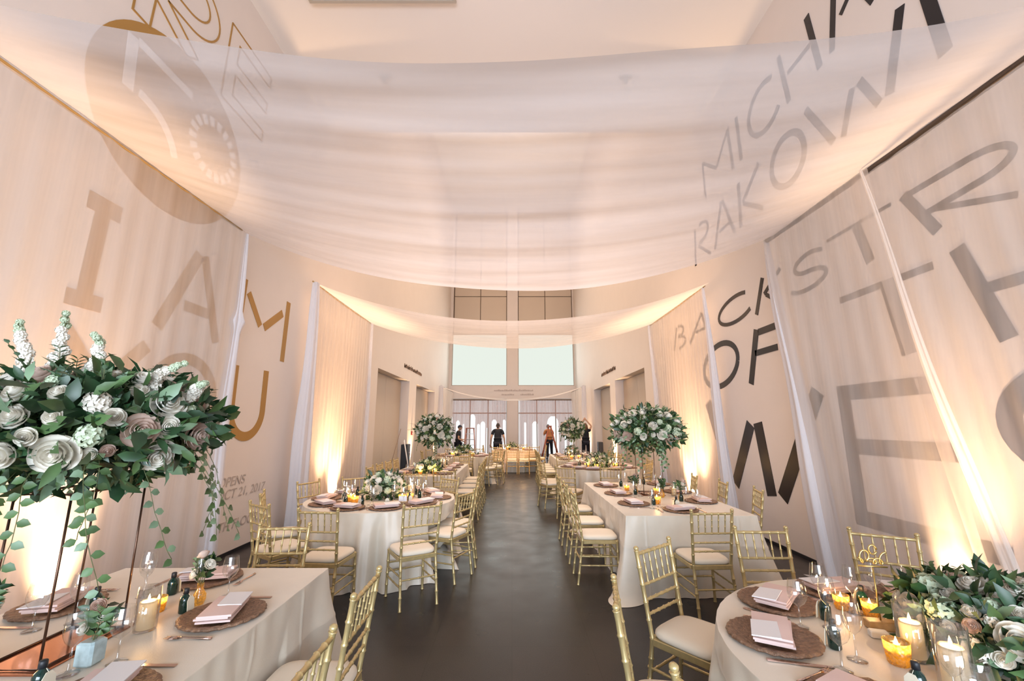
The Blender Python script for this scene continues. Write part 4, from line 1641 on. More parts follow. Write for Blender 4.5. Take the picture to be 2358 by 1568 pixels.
def bud_vase(label, loc, kind='gold', seed=1, group=None, h=0.10):
    t = empty('bud_vase', loc, 0, label, 'vase', group)
    if kind == 'gold':
        obj('vase_body', MB().lathe([(0.0, 0.0), (0.022, 0.0), (0.030, 0.02), (0.030, 0.045), (0.014, 0.075), (0.016, h), (0.013, h), (0.011, 0.075), (0.0, 0.05)], 20), M['mercury'], t)
    else:
        obj('vase_body', MB().bbox(-0.035, 0.035, -0.035, 0.035, 0, 0.085, 0.008), M['ceramic'], t)
        h = 0.085
    rnd = random.Random(seed)
    b = MB()
    for k in range(5):
        a = rnd.uniform(0, 6.28)
        p = Vector((0, 0, h - 0.03))
        g = Vector((0.35 * math.cos(a), 0.35 * math.sin(a), 1)).normalized()
        pts = []
        for i in range(6):
            pts.append(p.copy())
            if i > 1:
                for s in (-1, 1):
                    leaf_into(b, p, g * 0.5 + g.cross(Vector((math.sin(a), math.cos(a), 0.3))).normalized() * s, Vector((0, -1, 0.3)), 0.055, 0.026, rnd.choice((0, 1, 1)))
            p = p + g * 0.028
            g = (g + Vector((rnd.gauss(0, .1), rnd.gauss(0, .1), -0.05))).normalized()
        b.tube(pts, 0.0016, 5, mi=3)
    obj('greenery', b, [M['leaf_dark'], M['leaf_mid'], M['leaf_pale'], M['stem']], t)
    for k in range(3):
        a = rnd.uniform(0, 6.28)
        me = colored(rnd.choice(ROSES), M['rose_white'] if k < 2 else M['rose_blush'])
        o = obj('rose', me, None, t)
        o.location = (0.035 * math.cos(a), 0.035 * math.sin(a), h + 0.05 + 0.04 * k)
        o.rotation_euler = orient(Vector((math.cos(a), math.sin(a) - 0.6, 0.9)))
        r = rnd.uniform(0.022, 0.032)
        o.scale = (r, r, r)
    return t


K_charger = Kind(make_charger())
K_napkin = Kind(make_napkin())
K_glass = Kind(make_wine_glass())
K_flute = Kind(make_wine_glass(0.215, 0.034))
K_knife = Kind(make_knife())
K_fork = Kind(make_fork())
K_bottle = Kind(make_bottle())
K_votive = Kind(make_votive())
K_hurr = Kind(make_hurricane())


def candle_light(x, y, z, p=0.35):
    p *= 1.5
    d = bpy.data.lights.new('candle_glow', 'POINT')
    d.energy = p
    d.color = (1.0, 0.56, 0.22)
    d.shadow_soft_size = 0.012
    o = bpy.data.objects.new('candle_glow', d)
    S.collection.objects.link(o)
    o.location = (x, y, z)


def setting(c, a, rad, where, grp, detail=2, spin=0.0, rects=None):
    """place setting; c table centre, a angle of the seat seen from the centre, rad distance of the plate
    rects: (x, y, outward angle) for straight table sides"""
    if rects:
        px, py, a = rects
        ar = R(a)
        o = Vector((math.cos(ar), math.sin(ar)))
        rt = Vector((-o.y, o.x))
        base = Vector((px, py))
        def at(out, right):
            return base + o * out + rt * right
    else:
        ar = R(a)
        o = Vector((math.cos(ar), math.sin(ar)))
        rt = Vector((-o.y, o.x))
        base = Vector(c) + o * rad
        def at(out, right):
            # right grows along the rim
            return Vector(c) + Matrix.Rotation(right / max(rad, 0.1), 2) @ (o * (rad + out))
    rz = math.atan2(-o.y, -o.x) - PI / 2
    p = at(0, 0)
    K_charger.put((p.x, p.y, TZ + 0.001), rz, 'brown bark-edged charger plate ' + where, grp + ': chargers')
    K_napkin.put((p.x, p.y, TZ + 0.0215), rz + R(spin), 'folded blush napkin ' + where, grp + ': napkins')
    p = at(-0.14, 0.25) if rects else at(-0.135, 0.26)
    K_glass.put((p.x, p.y, TZ + 0.001), 0, 'wide wine glass ' + where, grp + ': glasses')
    p = at(-0.25, 0.17)
    K_flute.put((p.x, p.y, TZ + 0.001), 0, 'tall narrow wine glass ' + where, grp + ': tall glasses')
    p = at(-0.22, 0.04)
    K_bottle.put((p.x, p.y, TZ + 0.001), rz + R(-12 + spin), 'small dark green bottle with cream tag ' + where, grp + ': bottles')
    if detail > 1:
        p = at(0.0, 0.225 if rects else 0.203)
        K_knife.put((p.x, p.y, TZ + 0.001), rz, 'rose metal knife ' + where, grp + ': knives')
        p = at(0.0, -0.225 if rects else -0.203)
        K_fork.put((p.x, p.y, TZ + 0.001), rz, 'rose metal fork ' + where, grp + ': forks')


ordn = ['first', 'second', 'third', 'fourth', 'fifth', 'sixth', 'seventh', 'eighth', 'ninth', 'tenth']
# front right round table
tn = 'front right round table'
for a, w in ((165, 'beside the aisle'), (128, 'left of the table number'), (92, 'behind the glasses'), (60, 'before the far right chair'), (205, 'at the lower picture edge'), (24, 'behind the flowers')):
    setting(R1, a, 0.70, w + ', ' + tn, tn, 2, {165: -14, 128: 8}.get(a, 5))
# left round table
tn = 'left round table'
for k, a in enumerate((-70, -34, 2, 38, 74, 110, 146, 182, 218, 254)):
    w = ('nearest the camera', 'near the aisle', 'at the aisle edge', 'far side by the aisle', 'far side right of flowers', 'far side behind flowers', 'far side by the wall', 'at the wall edge', 'near left', 'near left of middle')[k]
    setting(L2, a, 0.68, w + ', ' + tn, tn, 2 if k in (0, 1, 2, 8, 9) else 1, 6 * (-1) ** k)
# front left long table
tn = 'front left long table'
for (x, y, a, w) in ((-1.40, 2.28, 0, 'aisle side, farther one'), (-1.40, 1.62, 0, 'aisle side at lower edge'), (-2.30, 2.38, 180, 'wall side, farther one'), (-2.30, 1.75, 180, 'wall side, nearer one'), (-1.82, 2.77, 90, 'at the far head')):
    setting(None, 0, 0, w + ', ' + tn, tn, 2, 12, rects=(x, y, a))
# right long table
tn = 'right long table'
for k, y in enumerate((5.24, 5.98, 6.74)):
    setting(None, 0, 0, 'aisle side, %s from camera, ' % ordn[k] + tn, tn, 2, 4, rects=(1.42, y, 180))
    setting(None, 0, 0, 'wall side, %s from camera, ' % ordn[k] + tn, tn, 1, -5, rects=(2.27, y + 0.15, 0))
setting(None, 0, 0, 'at the near head, ' + tn, tn, 2, 14, rects=(1.82, 4.86, -90))
tn = 'left middle long table'
for k, y in enumerate((8.35, 8.95, 9.55, 10.15)):
    setting(None, 0, 0, 'aisle side, %s from camera, ' % ordn[k] + tn, tn, 1, 3, rects=(-1.29, y, 0))
    setting(None, 0, 0, 'wall side, %s from camera, ' % ordn[k] + tn, tn, 1, -4, rects=(-2.05, y, 180))
tn = 'right middle round table'
for k, a in enumerate((-110, -68, -26, 16, 58, 100, 142, 184, 222)):
    setting(R3, a, 0.66, '%s counterclockwise, ' % (['nearest'] + ordn)[k] + tn, tn, 1, 5)
tn = 'far left round table'
for k, a in enumerate((-80, -40, 0, 40, 80, 120, 160, 200, 240)):
    setting(L4, a, 0.66, '%s counterclockwise, ' % (['nearest'] + ordn)[k] + tn, tn, 1, 5)
tn = 'far right long table'
for k, y in enumerate((11.65, 12.3, 12.95, 13.55)):
    setting(None, 0, 0, 'aisle side, %s from camera, ' % ordn[k] + tn, tn, 1, 3, rects=(1.42, y, 180))
    setting(None, 0, 0, 'wall side, %s from camera, ' % ordn[k] + tn, tn, 1, 3, rects=(2.2, y, 0))
tn = 'aisle end table'
for k, x in enumerate((-0.45, 0.08, 0.6)):
    setting(None, 0, 0, 'near side, %s from left, ' % ordn[k] + tn, tn, 1, 3, rects=(x, 16.08, -90))

# ------------------------------------------------------------------ flowers
make_stand(0.115, 0.175, 0.635, 'tall dark wire stand on copper plate, front left table', (-1.88, 1.97, TZ))
BIG = flowers('tall_flowers', (-1.90, 1.98, TZ + 0.90), (0.44, 0.42, 0.235), 2600, 85, 'big spray of white roses and greenery at the left picture edge', seed=11, rose_r=0.056, leaf=0.085, trails=13, trail_len=0.50, sprigs=26, trail_dirs=[-0.2, 0.35, -0.9, -1.5, 2.8])
def stock_spire(parent, p0, p1, rnd, n=9, r=0.020):
    """an upright white stock stem: florets up a curved stalk"""
    p0, p1 = Vector(p0), Vector(p1)
    bend = Vector((rnd.uniform(-.04, .04), rnd.uniform(-.04, .04), 0.03))
    pt = lambda f: p0.lerp(p1, f) + bend * math.sin(PI * f)
    st = obj('flower_spire', MB().tube([pt(i / 8) for i in range(9)], 0.003, 6), M['stem'], parent)
    for i in range(n):
        f = 0.25 + 0.75 * i / (n - 1)
        me = colored(CLUST[i % 2], M['rose_white'] if f < 0.8 else M['rose_pale'])
        o = obj('floret', me, None, st)
        o.location = pt(f) + Vector((rnd.uniform(-.01, .01), rnd.uniform(-.01, .01), 0))
        k = r * (1.25 - 0.75 * f)
        o.scale = (k, k, k)
        o.rotation_euler = (rnd.uniform(0, 6), rnd.uniform(0, 6), 0)


rn = random.Random(77)
for p0, p1 in (((-0.22, -0.12, 0.15), (-0.30, -0.14, 0.46)), ((-0.12, -0.1, 0.16), (-0.10, -0.12, 0.50)), ((-0.02, -0.1, 0.15), (0.06, -0.14, 0.40)), ((0.30, -0.05, 0.08), (0.42, -0.08, 0.28)), ((0.34, 0.05, 0.06), (0.47, 0.0, 0.20))):
    stock_spire(BIG, p0, p1, rn, r=0.034)
make_stand(0.13, 0.16, 0.58, 'tall dark wire stand on the right long table', (1.86, 6.02, TZ))
flowers('tall_flowers', (1.86, 6.02, TZ + 0.85), (0.45, 0.38, 0.27), 1600, 62, 'large ball of white roses on a tall stand, right long table', seed=21, rose_r=0.058, leaf=0.085, trails=14, trail_len=0.45, sprigs=22)
make_trumpet('tall clear trumpet vase on the left middle long table', (-1.66, 9.3, TZ))
flowers('tall_flowers', (-1.66, 9.3, TZ + 0.78), (0.36, 0.32, 0.30), 1000, 48, 'ball of white roses on a tall vase, left middle table', seed=31, rose_r=0.058, leaf=0.09, trails=8, trail_len=0.3, sprigs=14)
make_trumpet('tall clear trumpet vase on the far right long table', (1.74, 12.6, TZ), 0.55)
flowers('tall_flowers', (1.74, 12.6, TZ + 0.78), (0.33, 0.30, 0.27), 850, 38, 'ball of white roses near the person reaching up', seed=41, rose_r=0.055, leaf=0.09, trails=5, trail_len=0.2, sprigs=8)
flowers('low_flowers', (2.02, 1.90, TZ + 0.10), (0.33, 0.36, 0.16), 1500, 95, 'low white roses with dark leaves at the lower right corner', seed=51, rose_r=0.052, leaf=0.080, sprigs=10, low=-0.1)
flowers('low_flowers', (-1.62, 5.66, TZ + 0.12), (0.23, 0.21, 0.17), 460, 34, 'low dome of white roses on the left round table', seed=61, rose_r=0.048, leaf=0.08, sprigs=5, low=-0.2)
flowers('low_flowers', (1.92, 9.75, TZ + 0.11), (0.23, 0.21, 0.16), 420, 16, 'low white roses on the right middle round table', seed=71, rose_r=0.048, leaf=0.08, sprigs=5, low=-0.2)
flowers('low_flowers', (-1.46, 13.2, TZ + 0.11), (0.23, 0.21, 0.16), 360, 12, 'low leafy flowers on the far left round table', seed=81, rose_r=0.045, leaf=0.09, sprigs=6, low=-0.2)
flowers('low_flowers', (-1.62, 8.55, TZ + 0.09), (0.22, 0.18, 0.13), 320, 6, 'low greenery with one white rose, near end of left middle table', seed=91, rose_r=0.05, leaf=0.09, sprigs=4, low=0.1)
flowers('low_flowers', (0.02, 16.35, TZ + 0.10), (0.16, 0.12, 0.13), 160, 4, 'small dark leafy flowers on the aisle end table', seed=95, rose_r=0.035, leaf=0.08, sprigs=6, low=0.0)
flowers('low_flowers', (1.85, 13.55, TZ + 0.10), (0.16, 0.14, 0.14), 200, 5, 'small leafy flowers at the far end of far right table', seed=97, rose_r=0.045, leaf=0.09, sprigs=5, low=0.0)

for k, (x, y, lb, kd) in enumerate(((-1.64, 1.86, 'square pale blue vase with white flower, front left table', 'blue'), (-1.62, 2.42, 'small leafy bud vase behind the wire stand, front left table', 'gold'),
                                    (1.68, 6.08, 'small gold bud vase left of the wire stand, right long table', 'gold'), (1.92, 5.72, 'small gold bud vase before the wire stand, right long table', 'gold'),
                                    (2.08, 5.52, 'small gold bud vase towards the wall, right long table', 'gold'), (-2.28, 2.02, 'leafy bud vase at the left picture edge', 'gold'))):
    bud_vase(lb, (x, y, TZ + 0.001), kd, seed=k + 3)

# ------------------------------------------------------------------ candles
VG = 'gold mercury votives'
V = [(-1.98, 1.66, 'front left long table', 1.25), (-1.76, 2.33, 'front left long table behind the stand', 1.0), (1.50, 1.86, 'front right round table near the glasses', 1.2), (1.66, 2.36, 'behind the table number block', 1.0), (1.74, 2.28, 'tucked under the leaves, front right table', 1.0),
     (1.70, 5.26, 'near end of right long table', 1.3), (1.93, 5.95, 'between the posts, right long table', 1.2), (1.62, 6.3, 'far left of the stand, right long table', 1.0),
     (-1.95, 5.42, 'left of the flowers, left round table', 1.2), (-1.86, 5.30, 'nearest on the left, left round table', 1.2), (-1.33, 5.42, 'right of the flowers, left round table', 1.2), (-1.26, 5.55, 'second right of the flowers, left round table', 1.1),
     (-1.45, 8.28, 'near end of left middle table', 1.3), (-1.72, 8.3, 'near end of left middle table, left one', 1.1), (-1.55, 9.0, 'middle of left middle table', 1.3), (-1.75, 9.9, 'far part of left middle table', 1.2),
     (1.62, 9.55, 'left of flowers, right middle round table', 1.4), (2.22, 9.5, 'right of flowers, right middle round table', 1.4), (1.80, 9.42, 'before flowers, right middle round table', 1.2),
     (-1.75, 12.95, 'left of flowers, far left round table', 1.5), (-1.15, 12.95, 'right of flowers, far left round table', 1.4),
     (1.62, 11.9, 'near end of far right table', 1.4), (1.85, 12.1, 'near end of far right table, right one', 1.3), (1.7, 13.2, 'far end of far right table', 1.3),
     (-0.18, 16.2, 'left of flowers on aisle end table', 1.5), (0.42, 16.2, 'right of flowers on aisle end table', 1.4)]
for x, y, lb, sc in V:
    K_votive.put((x, y, TZ + 0.001), 0, 'lit gold votive candle, ' + lb, VG, sc=sc)
    candle_light(x, y, TZ + 0.080 * sc, 0.45 if y < 8 else 1.4)
for x, y, lb, sc in ((1.60, 1.90, 'behind the open one, front right table', 1.0), (1.555, 1.69, 'largest and nearest, lower right of picture', 1.05), (-1.66, 2.14, 'beside the wire stand, front left table', 0.9),
                     (-1.30, 5.75, 'behind votives, left round table', 1.1), (-2.05, 5.6, 'left of flowers, left round table', 0.8), (2.12, 5.85, 'wall side, right long table', 0.7), (-1.5, 9.75, 'far end of left middle table', 1.0), (2.2, 9.9, 'right middle round table', 1.0)):
    K_hurr.put((x, y, TZ + 0.001), 0, 'glass cylinder with lit pillar candle, ' + lb, 'glass candle cylinders', sc=sc)
    candle_light(x, y, TZ + 0.16 * sc, 0.5)

# table number with scrolled gold letters on an oak block, and the little white box beside it
t = empty('table_number', (1.68, 2.15, TZ + 0.001), R(-12), 'gold script table sign on a wooden block, front right table', 'table sign')
obj('wooden_block', MB().bbox(-0.06, 0.06, -0.028, 0.028, 0, 0.036, 0.003), M['wood'], t)
obj('gold_rod', MB().tube([(0, 0, 0.034), (0, 0, 0.255)], 0.0035, 8), M['goldmetal'], t)
b = MB()
pts = []
for i in range(70):
    f = i / 69
    pts.append((-0.055 + 0.11 * f + 0.012 * math.sin(f * 26), 0, 0.285 + 0.012 * math.sin(f * 26 + 1.6) + 0.035 * max(0, math.sin(f * PI * 2.6 - 0.6)) ** 2))
b.tube(pts, 0.0042, 6)
b.tube([(-0.06, 0, 0.262), (0.06, 0, 0.262)], 0.0042, 6)
b.tube([(0.01 + 0.016 * math.cos(a * 0.5), 0, 0.335 + 0.02 * math.sin(a * 0.5)) for a in range(13)], 0.004, 6)
obj('script_sign', b, M['goldmetal'], t)
obj('gift_box', MB().bbox(-0.035, 0.035, -0.02, 0.02, 0, 0.028, 0.004), M['whitebox'], loc=(1.60, 2.07, TZ + 0.001), label='small white box beside the wooden block, front right table', cat='box')
bpy.data.objects['gift_box'].rotation_euler = (0, 0, R(-18))
t = empty('card_holder', (-1.28, 5.25, TZ + 0.001), R(10), 'small wooden block with card on left round table', 'card holder')
obj('wooden_block', MB().bbox(-0.05, 0.05, -0.025, 0.025, 0, 0.03, 0.003), M['wood'], t)
obj('place_card', MB().box(-0.045, 0.045, -0.001, 0.001, 0.028, 0.09), M['card'], t)

# ------------------------------------------------------------------ ladders, cases and leaning poles
def ladder(loc, rz, h, m, label, wt=0.32, wb=0.52, spread=0.75, rungs=5):
    t = empty('step_ladder', loc, rz, label, 'ladder')
    for sx in (-1, 1):
        obj('front_rail', MB().tube([(sx * wb / 2, -spread / 2, 0), (sx * wt / 2, -0.04, h)], 0.028, 6), m, t)
        obj('rear_rail', MB().tube([(sx * (wb / 2 - 0.03), spread / 2, 0), (sx * (wt / 2 - 0.02), 0.04, h - 0.03)], 0.022, 6), m, t)
    for k in range(rungs):
        f = (k + 1) / (rungs + 1)
        w = wb + (wt - wb) * f
        y = -spread / 2 + (spread / 2 - 0.04) * f
        obj('step', MB().bbox(-w / 2, w / 2, y - 0.04, y + 0.04, h * f - 0.012, h * f + 0.012, 0.004), M['alu'], t)
    for f in (0.3, 0.65):
        w = wb - 0.06 + (wt - wb) * f
        y = spread / 2 + (0.04 - spread / 2) * f
        obj('brace', MB().tube([(-w / 2, y, h * f), (w / 2, y, h * f)], 0.012, 6), M['alu'], t)
    obj('top_cap', MB().bbox(-wt / 2 - 0.03, wt / 2 + 0.03, -0.09, 0.09, h - 0.02, h + 0.03, 0.01), m, t)
    return t


ladder((-1.98, 20.6, 0), 0, 1.50, M['ladder_red'], 'red-brown step ladder with metal rungs beside the man in a cap', 0.36, 0.58, 0.7)
ladder((1.84, 21.2, 0), R(90), 1.60, M['ladder_orange'], 'orange step ladder seen from the side before the right end door', 0.34, 0.5, 0.86)

t = empty('equipment_case', (-3.30, 13.6, 0), 0, 'black upright case by the left wall recess', 'case')
obj('case_body', MB().bbox(-0.10, 0.10, -0.2, 0.2, 0.0, 1.08, 0.015), M['black'], t)
obj('case_handle', MB().tube([(0.102, -0.06, 0.82), (0.13, -0.05, 0.82), (0.13, 0.05, 0.82), (0.102, 0.06, 0.82)], 0.008, 6), M['alu'], t)
t = empty('equipment_case', (3.40, 16.9, 0), 0, 'black upright case by the right wall recess', 'case')
obj('case_body', MB().bbox(-0.09, 0.09, -0.16, 0.16, 0.0, 1.02, 0.015), M['black'], t)
obj('case_handle', MB().tube([(-0.092, -0.06, 0.82), (-0.12, -0.05, 0.82), (-0.12, 0.05, 0.82), (-0.092, 0.06, 0.82)], 0.008, 6), M['alu'], t)
for k, (p0, p1, r, mt, lb) in enumerate((((-3.02, 13.2, 0.02), (-3.30, 13.36, 1.22), 0.02, 'alu', 'pale metal pole leaning on the black case, thicker one'), ((-2.96, 12.98, 0.02), (-3.28, 13.28, 1.20), 0.014, 'card', 'white pole leaning on the black case'),
                                         ((-3.62, 12.75, 0.02), (-3.40, 13.3, 1.55), 0.009, 'groove', 'thin brown stick leaning beside the black case'))):
    obj('leaning_pole', MB().tube([p0, p1], r, 8), M[mt], label=lb, cat='pole')

# ------------------------------------------------------------------ people
def skinned(name, joints, edges, m, parent, sub=2, root=0):
    names = list(joints)
    idx = {n: i for i, n in enumerate(names)}
    me = bpy.data.meshes.new(name)
    me.from_pydata([joints[n][0] for n in names], [(idx[a], idx[b]) for a, b in edges], [])
    me.materials.append(m)
    o = bpy.data.objects.new(name, me)
    S.collection.objects.link(o)
    o.parent = parent
    sk = o.modifiers.new('skin', 'SKIN')
    sk.use_smooth_shade = True
    lay = me.skin_vertices[0].data if me.skin_vertices else None
    if lay is None:
        bpy.context.view_layer.objects.active = o
        bpy.ops.mesh.customdata_skin_add()
        lay = me.skin_vertices[0].data
    for n in names:
        r = joints[n][1]
        lay[idx[n]].radius = r if isinstance(r, tuple) else (r, r)
        lay[idx[n]].use_root = idx[n] == root
    sb = o.modifiers.new('sub', 'SUBSURF')
    sb.levels = sb.render_levels = sub
    return o


def hand(J, E, side, wrist, fwd, palmdir):
    """five separate fingers rooted in the palm"""
    w = Vector(wrist)
    f = Vector(fwd).normalized()
    p = Vector(palmdir).normalized()
    s = f.cross(p).normalized() * side
    palm = w + f * 0.065
    J['palm' + str(side)] = (tuple(palm), (0.030, 0.017))
    E.append(('wrist' + str(side), 'palm' + str(side)))
    for k, (off, L) in enumerate(((-0.030, 0.062), (-0.010, 0.076), (0.010, 0.080), (0.029, 0.070))):
        a = palm + f * 0.030 + s * off
        b = a + f * L * 0.55 + p * 0.008
        c = b + f * L * 0.40 + p * 0.020
        for q, (pt, r) in enumerate(((a, 0.0095), (b, 0.009), (c, 0.0075))):
            J['f%d%d%d' % (side, k, q)] = (tuple(pt), r)
        E += [('palm' + str(side), 'f%d%d0' % (side, k)), ('f%d%d0' % (side, k), 'f%d%d1' % (side, k)), ('f%d%d1' % (side, k), 'f%d%d2' % (side, k))]
    a = w + f * 0.035 + s * 0.036 + p * 0.006
    b = a + (f * 0.7 + s * 0.6 + p * 0.4).normalized() * 0.035
    c = b + (f * 1.0 + s * 0.2 + p * 0.4).normalized() * 0.028
    for q, (pt, r) in enumerate(((a, 0.012), (b, 0.010), (c, 0.0085))):
        J['t%d%d' % (side, q)] = (tuple(pt), r)
    E += [('palm' + str(side), 't%d0' % side), ('t%d0' % side, 't%d1' % side), ('t%d1' % side, 't%d2' % side)]


def head_mesh(c, yaw, pitch=0.0):
    b = MB()
    rot = Matrix.Rotation(yaw, 3, 'Z') @ Matrix.Rotation(pitch, 3, 'X')

    def P(v):
        q = rot @ Vector(v)
        return (c[0] + q.x, c[1] + q.y, c[2] + q.z)

    def fn(u, v):     # face looks along +y
        a = 2 * PI * u
        t = PI * v - PI / 2
        z = 0.118 * math.sin(t)
        w = math.cos(t)
        jaw = 1 - 0.26 * max(0, -math.sin(t)) ** 1.2
        x = 0.076 * w * math.cos(a) * jaw
        y = 0.096 * w * math.sin(a) * (jaw if math.sin(a) > 0 else jaw * 0.92)
        if math.sin(a) > 0.75:
            k = (math.sin(a) - 0.75) / 0.25
            y += 0.022 * k * k * math.exp(-((z + 0.016) / 0.020) ** 2)            # nose
            y += 0.007 * k * math.exp(-((z - 0.034) / 0.014) ** 2)              # brow
            y += 0.008 * k * math.exp(-((z + 0.062) / 0.012) ** 2)              # lips
            y += 0.010 * k * math.exp(-((z + 0.098) / 0.016) ** 2)              # chin
        if 0.18 < abs(math.cos(a)) and math.sin(a) > 0.6:
            y -= 0.007 * math.exp(-((z - 0.012) / 0.012) ** 2)                  # eye sockets
        return P((x, y, z))
    b.grid(fn, 40, 26, wrap=True)
    for s in (-1, 1):
        # ear
        pts = [P((s * (0.074 + 0.010 * math.sin(k / 6 * PI)), -0.004 - 0.012 * math.sin(k / 6 * PI), -0.030 + 0.058 * k / 6)) for k in range(7)]
        b.tube(pts, [0.005, 0.008, 0.009, 0.010, 0.011, 0.010, 0.006], 8)
    return b, P


def person(label, loc, rz, pose, shirt, trousers, hair, hair_style, sc=1.0, cap=None):
    t = empty('person', loc, rz, label, 'person')
    t.scale = (sc, sc, sc)
    lean = pose.get('lean', 0.0)
    hunch = pose.get('hunch', 0.0)
    J, E = {}, []
    pel = Vector((0, 0, 0.96))
    def up(z, dy=0.0):
        k = (z - 0.96)
        return Vector((0, lean * k + hunch * max(0, k - 0.25) * 1.2 + dy, z - abs(lean) * 0.12 * k))
    J['pelvis'] = (tuple(pel), (0.150, 0.105))
    J['waist'] = (tuple(up(1.10)), (0.130, 0.095))
    J['chest'] = (tuple(up(1.30)), (0.160, 0.110))
    J['neckbase'] = (tuple(up(1.45)), (0.085, 0.075))
    J['neck'] = (tuple(up(1.53, 0.01)), 0.052)
    E += [('pelvis', 'waist'), ('waist', 'chest'), ('chest', 'neckbase'), ('neckbase', 'neck')]
    for s in (-1, 1):
        hip = Vector((s * 0.095, 0, 0.90))
        kn = Vector((s * 0.11, pose.get('knee', 0.02), 0.50))
        an = Vector((s * 0.12, -0.02, 0.09))
        toe = Vector((s * 0.135, 0.13, 0.035))
        J['hip%d' % s] = (tuple(hip), 0.085)
        J['knee%d' % s] = (tuple(kn), 0.058)
        J['ankle%d' % s] = (tuple(an), 0.042)
        J['toe%d' % s] = (tuple(toe), (0.04, 0.03))
        E += [('pelvis', 'hip%d' % s), ('hip%d' % s, 'knee%d' % s), ('knee%d' % s, 'ankle%d' % s), ('ankle%d' % s, 'toe%d' % s)]
        sh = up(1.41) + Vector((s * 0.185, 0, 0))
        el, wr = pose['arms'][0 if s < 0 else 1]
        el = Vector(el)
        wr = Vector(wr)
        J['shoulder%d' % s] = (tuple(sh), 0.062)
        J['elbow%d' % s] = (tuple(el), 0.043)
        J['wrist%d' % s] = (tuple(wr), 0.027)
        E += [('neckbase', 'shoulder%d' % s), ('shoulder%d' % s, 'elbow%d' % s), ('elbow%d' % s, 'wrist%d' % s)]
        hand(J, E, s, wr, wr - el, Vector((0, 1, 0)) if abs((wr - el).normalized().y) < 0.8 else Vector((0, 0, 1)))
    skinned('body', J, E, M['skin'], t)
    # head, joined to the body by the neck
    hc = up(1.62, 0.03 + pose.get('head_fwd', 0))
    hb, P = head_mesh(hc, pose.get('head_yaw', 0), pose.get('head_pitch', 0))
    obj('head', hb, M['skin'], t)
    e = MB()
    for s in (-1, 1):
        e.ball(P((s * 0.031, 0.084, 0.012)), 0.009, 0.009, 0.008, 8, 6)
    obj('eyes', e, M['hair_dark'], t)
    # shirt and trousers grown a little larger than the body
    g = pose.get('sleeve', 0.5)
    SJ = {}
    for k in ('pelvis', 'waist', 'chest', 'neckbase'):
        p, r = J[k]
        SJ[k] = (p, (r[0] + 0.020, r[1] + 0.022))
    SJ['hem'] = ((0, 0, 0.875), (0.165, 0.125))
    SE = [('pelvis', 'hem'), ('pelvis', 'waist'), ('waist', 'chest'), ('chest', 'neckbase')]
    for s in (-1, 1):
        p, r = J['shoulder%d' % s]
        SJ['shoulder%d' % s] = (p, 0.080)
        el = Vector(p).lerp(Vector(J['elbow%d' % s][0]), g if g < 1 else 1.0)
        SJ['sleeve%d' % s] = (tuple(el), 0.068)
        SE += [('neckbase', 'shoulder%d' % s), ('shoulder%d' % s, 'sleeve%d' % s)]
    skinned('shirt', SJ, SE, shirt, t)
    TJ = {'pelvis': ((0, 0, 0.95), (0.165, 0.12))}
    TE = []
    for s in (-1, 1):
        for k, r in (('hip%d' % s, 0.105), ('knee%d' % s, 0.078), ('ankle%d' % s, 0.065)):
            TJ[k] = (J[k][0], r)
        TE += [('pelvis', 'hip%d' % s), ('hip%d' % s, 'knee%d' % s), ('knee%d' % s, 'ankle%d' % s)]
        sh = MB()
        a = J['ankle%d' % s][0]
        sh.ball((a[0] + 0.008 * s, a[1] + 0.07, 0.042), 0.050, 0.135, 0.042, 14, 8)
        obj('shoe', sh, M['shoe'], t)
    skinned('trousers', TJ, TE, trousers, t)
    # hair
    hb = MB()
    rnd = random.Random(7)

    def hf(u, v):
        a = 2 * PI * u
        tt = -0.25 + (PI / 2 + 0.25) * v
        fr = max(0, math.sin(a))
        tt2 = max(tt, 0.45 * fr) if v < 0.9 else tt
        w = math.cos(tt2)
        k = 1.09 + 0.02 * math.sin(a * 9)
        return P((0.076 * k * w * math.cos(a), 0.098 * k * w * math.sin(a), 0.120 * k * math.sin(tt2)))
    hb.grid(hf, 36, 14, wrap=True)
    if hair_style == 'long':
        for k in range(9):
            a = PI + PI * (k + 0.5) / 9
            p0 = P((0.07 * math.cos(a), 0.09 * math.sin(a), 0.03))
            p1 = P((0.085 * math.cos(a), 0.10 * math.sin(a) - 0.01, -0.10))
            p2 = P((0.10 * math.cos(a), 0.09 * math.sin(a) - 0.03, -0.30))
            hb.tube([p0, p1, p2], [0.03, 0.036, 0.012], 8)
    if hair_style == 'tail':
        hb.tube([P((0, -0.09, 0.03)), P((0, -0.14, 0.0)), P((0.01, -0.15, -0.12)), P((0.02, -0.13, -0.24))], [0.022, 0.034, 0.030, 0.008], 10)
    obj('hair', hb, hair, t)
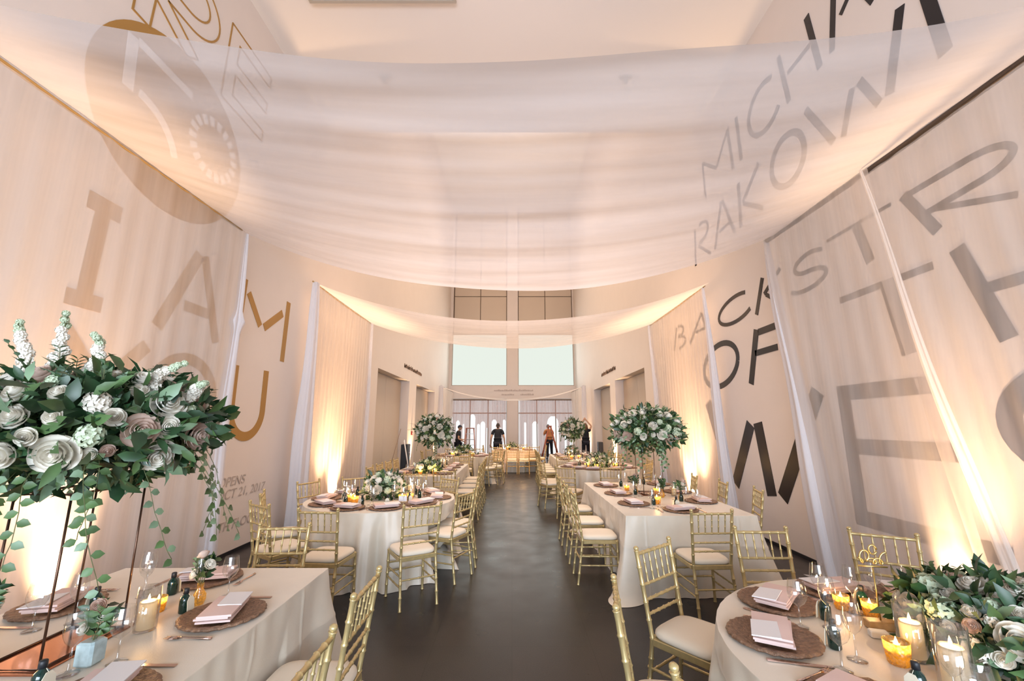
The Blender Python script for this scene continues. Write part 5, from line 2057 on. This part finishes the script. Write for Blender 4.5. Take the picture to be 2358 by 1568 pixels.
    if cap:
        cb = MB()

        def cf(u, v):
            a = 2 * PI * u
            tt = 0.28 + (PI / 2 - 0.28) * v
            w = math.cos(tt)
            return P((0.086 * w * math.cos(a), 0.108 * w * math.sin(a), 0.134 * math.sin(tt)))
        cb.grid(cf, 32, 10, wrap=True)
        cb.grid(lambda u, v: P(((u - 0.5) * 0.14 * (1 - 0.4 * v * v), 0.085 + 0.085 * v * (1 - (2 * u - 1) ** 2 * 0.4), 0.040 - 0.012 * v)), 10, 4)
        cb.grid(lambda u, v: P(((u - 0.5) * 0.14 * (1 - 0.4 * v * v), 0.085 + 0.085 * v * (1 - (2 * u - 1) ** 2 * 0.4), 0.034 - 0.012 * v)), 10, 4)
        obj('cap', cb, cap, t)
    return t


down = (((-0.27, -0.01, 1.13), (-0.29, 0.06, 0.88)), ((0.27, -0.01, 1.13), (0.29, 0.06, 0.88)))
bent = (((-0.25, -0.02, 1.14), (-0.14, 0.22, 1.10)), ((0.25, -0.02, 1.14), (0.12, 0.24, 1.02)))
raised = (((-0.27, 0.06, 1.62), (-0.08, 0.14, 1.86)), ((0.27, 0.06, 1.62), (0.08, 0.14, 1.86)))
work = (((-0.25, 0.12, 1.20), (-0.16, 0.36, 1.22)), ((0.25, 0.12, 1.20), (0.16, 0.36, 1.26)))
person('man in black shirt and dark cap standing in profile left of the ladder', (-2.32, 18.8, 0), R(-75), dict(arms=bent, hunch=0.08, sleeve=0.6), M['shirt_black'], M['dark_trousers'], M['hair_dark'], 'short', 0.95, cap=M['cap_blue'])
person('person in black t-shirt seen from behind beyond the aisle end table', (-0.60, 18.3, 0), 0, dict(arms=down, hunch=0.30, lean=0.06, sleeve=0.62, head_fwd=0.02), M['shirt_black'], M['dark_trousers'], M['hair_dark'], 'tail', 1.0)
person('person in tan top standing behind the orange ladder', (1.88, 21.9, 0), R(15), dict(arms=work, hunch=0.2, lean=0.1, sleeve=0.9), M['shirt_tan'], M['dark_trousers'], M['hair_dark'], 'short', 0.97)
person('woman in black reaching up with both arms to the right drape', (3.30, 19.55, 0), R(-4), dict(arms=raised, sleeve=0.35), M['shirt_black'], M['dark_trousers'], M['hair_brown'], 'long', 1.0)
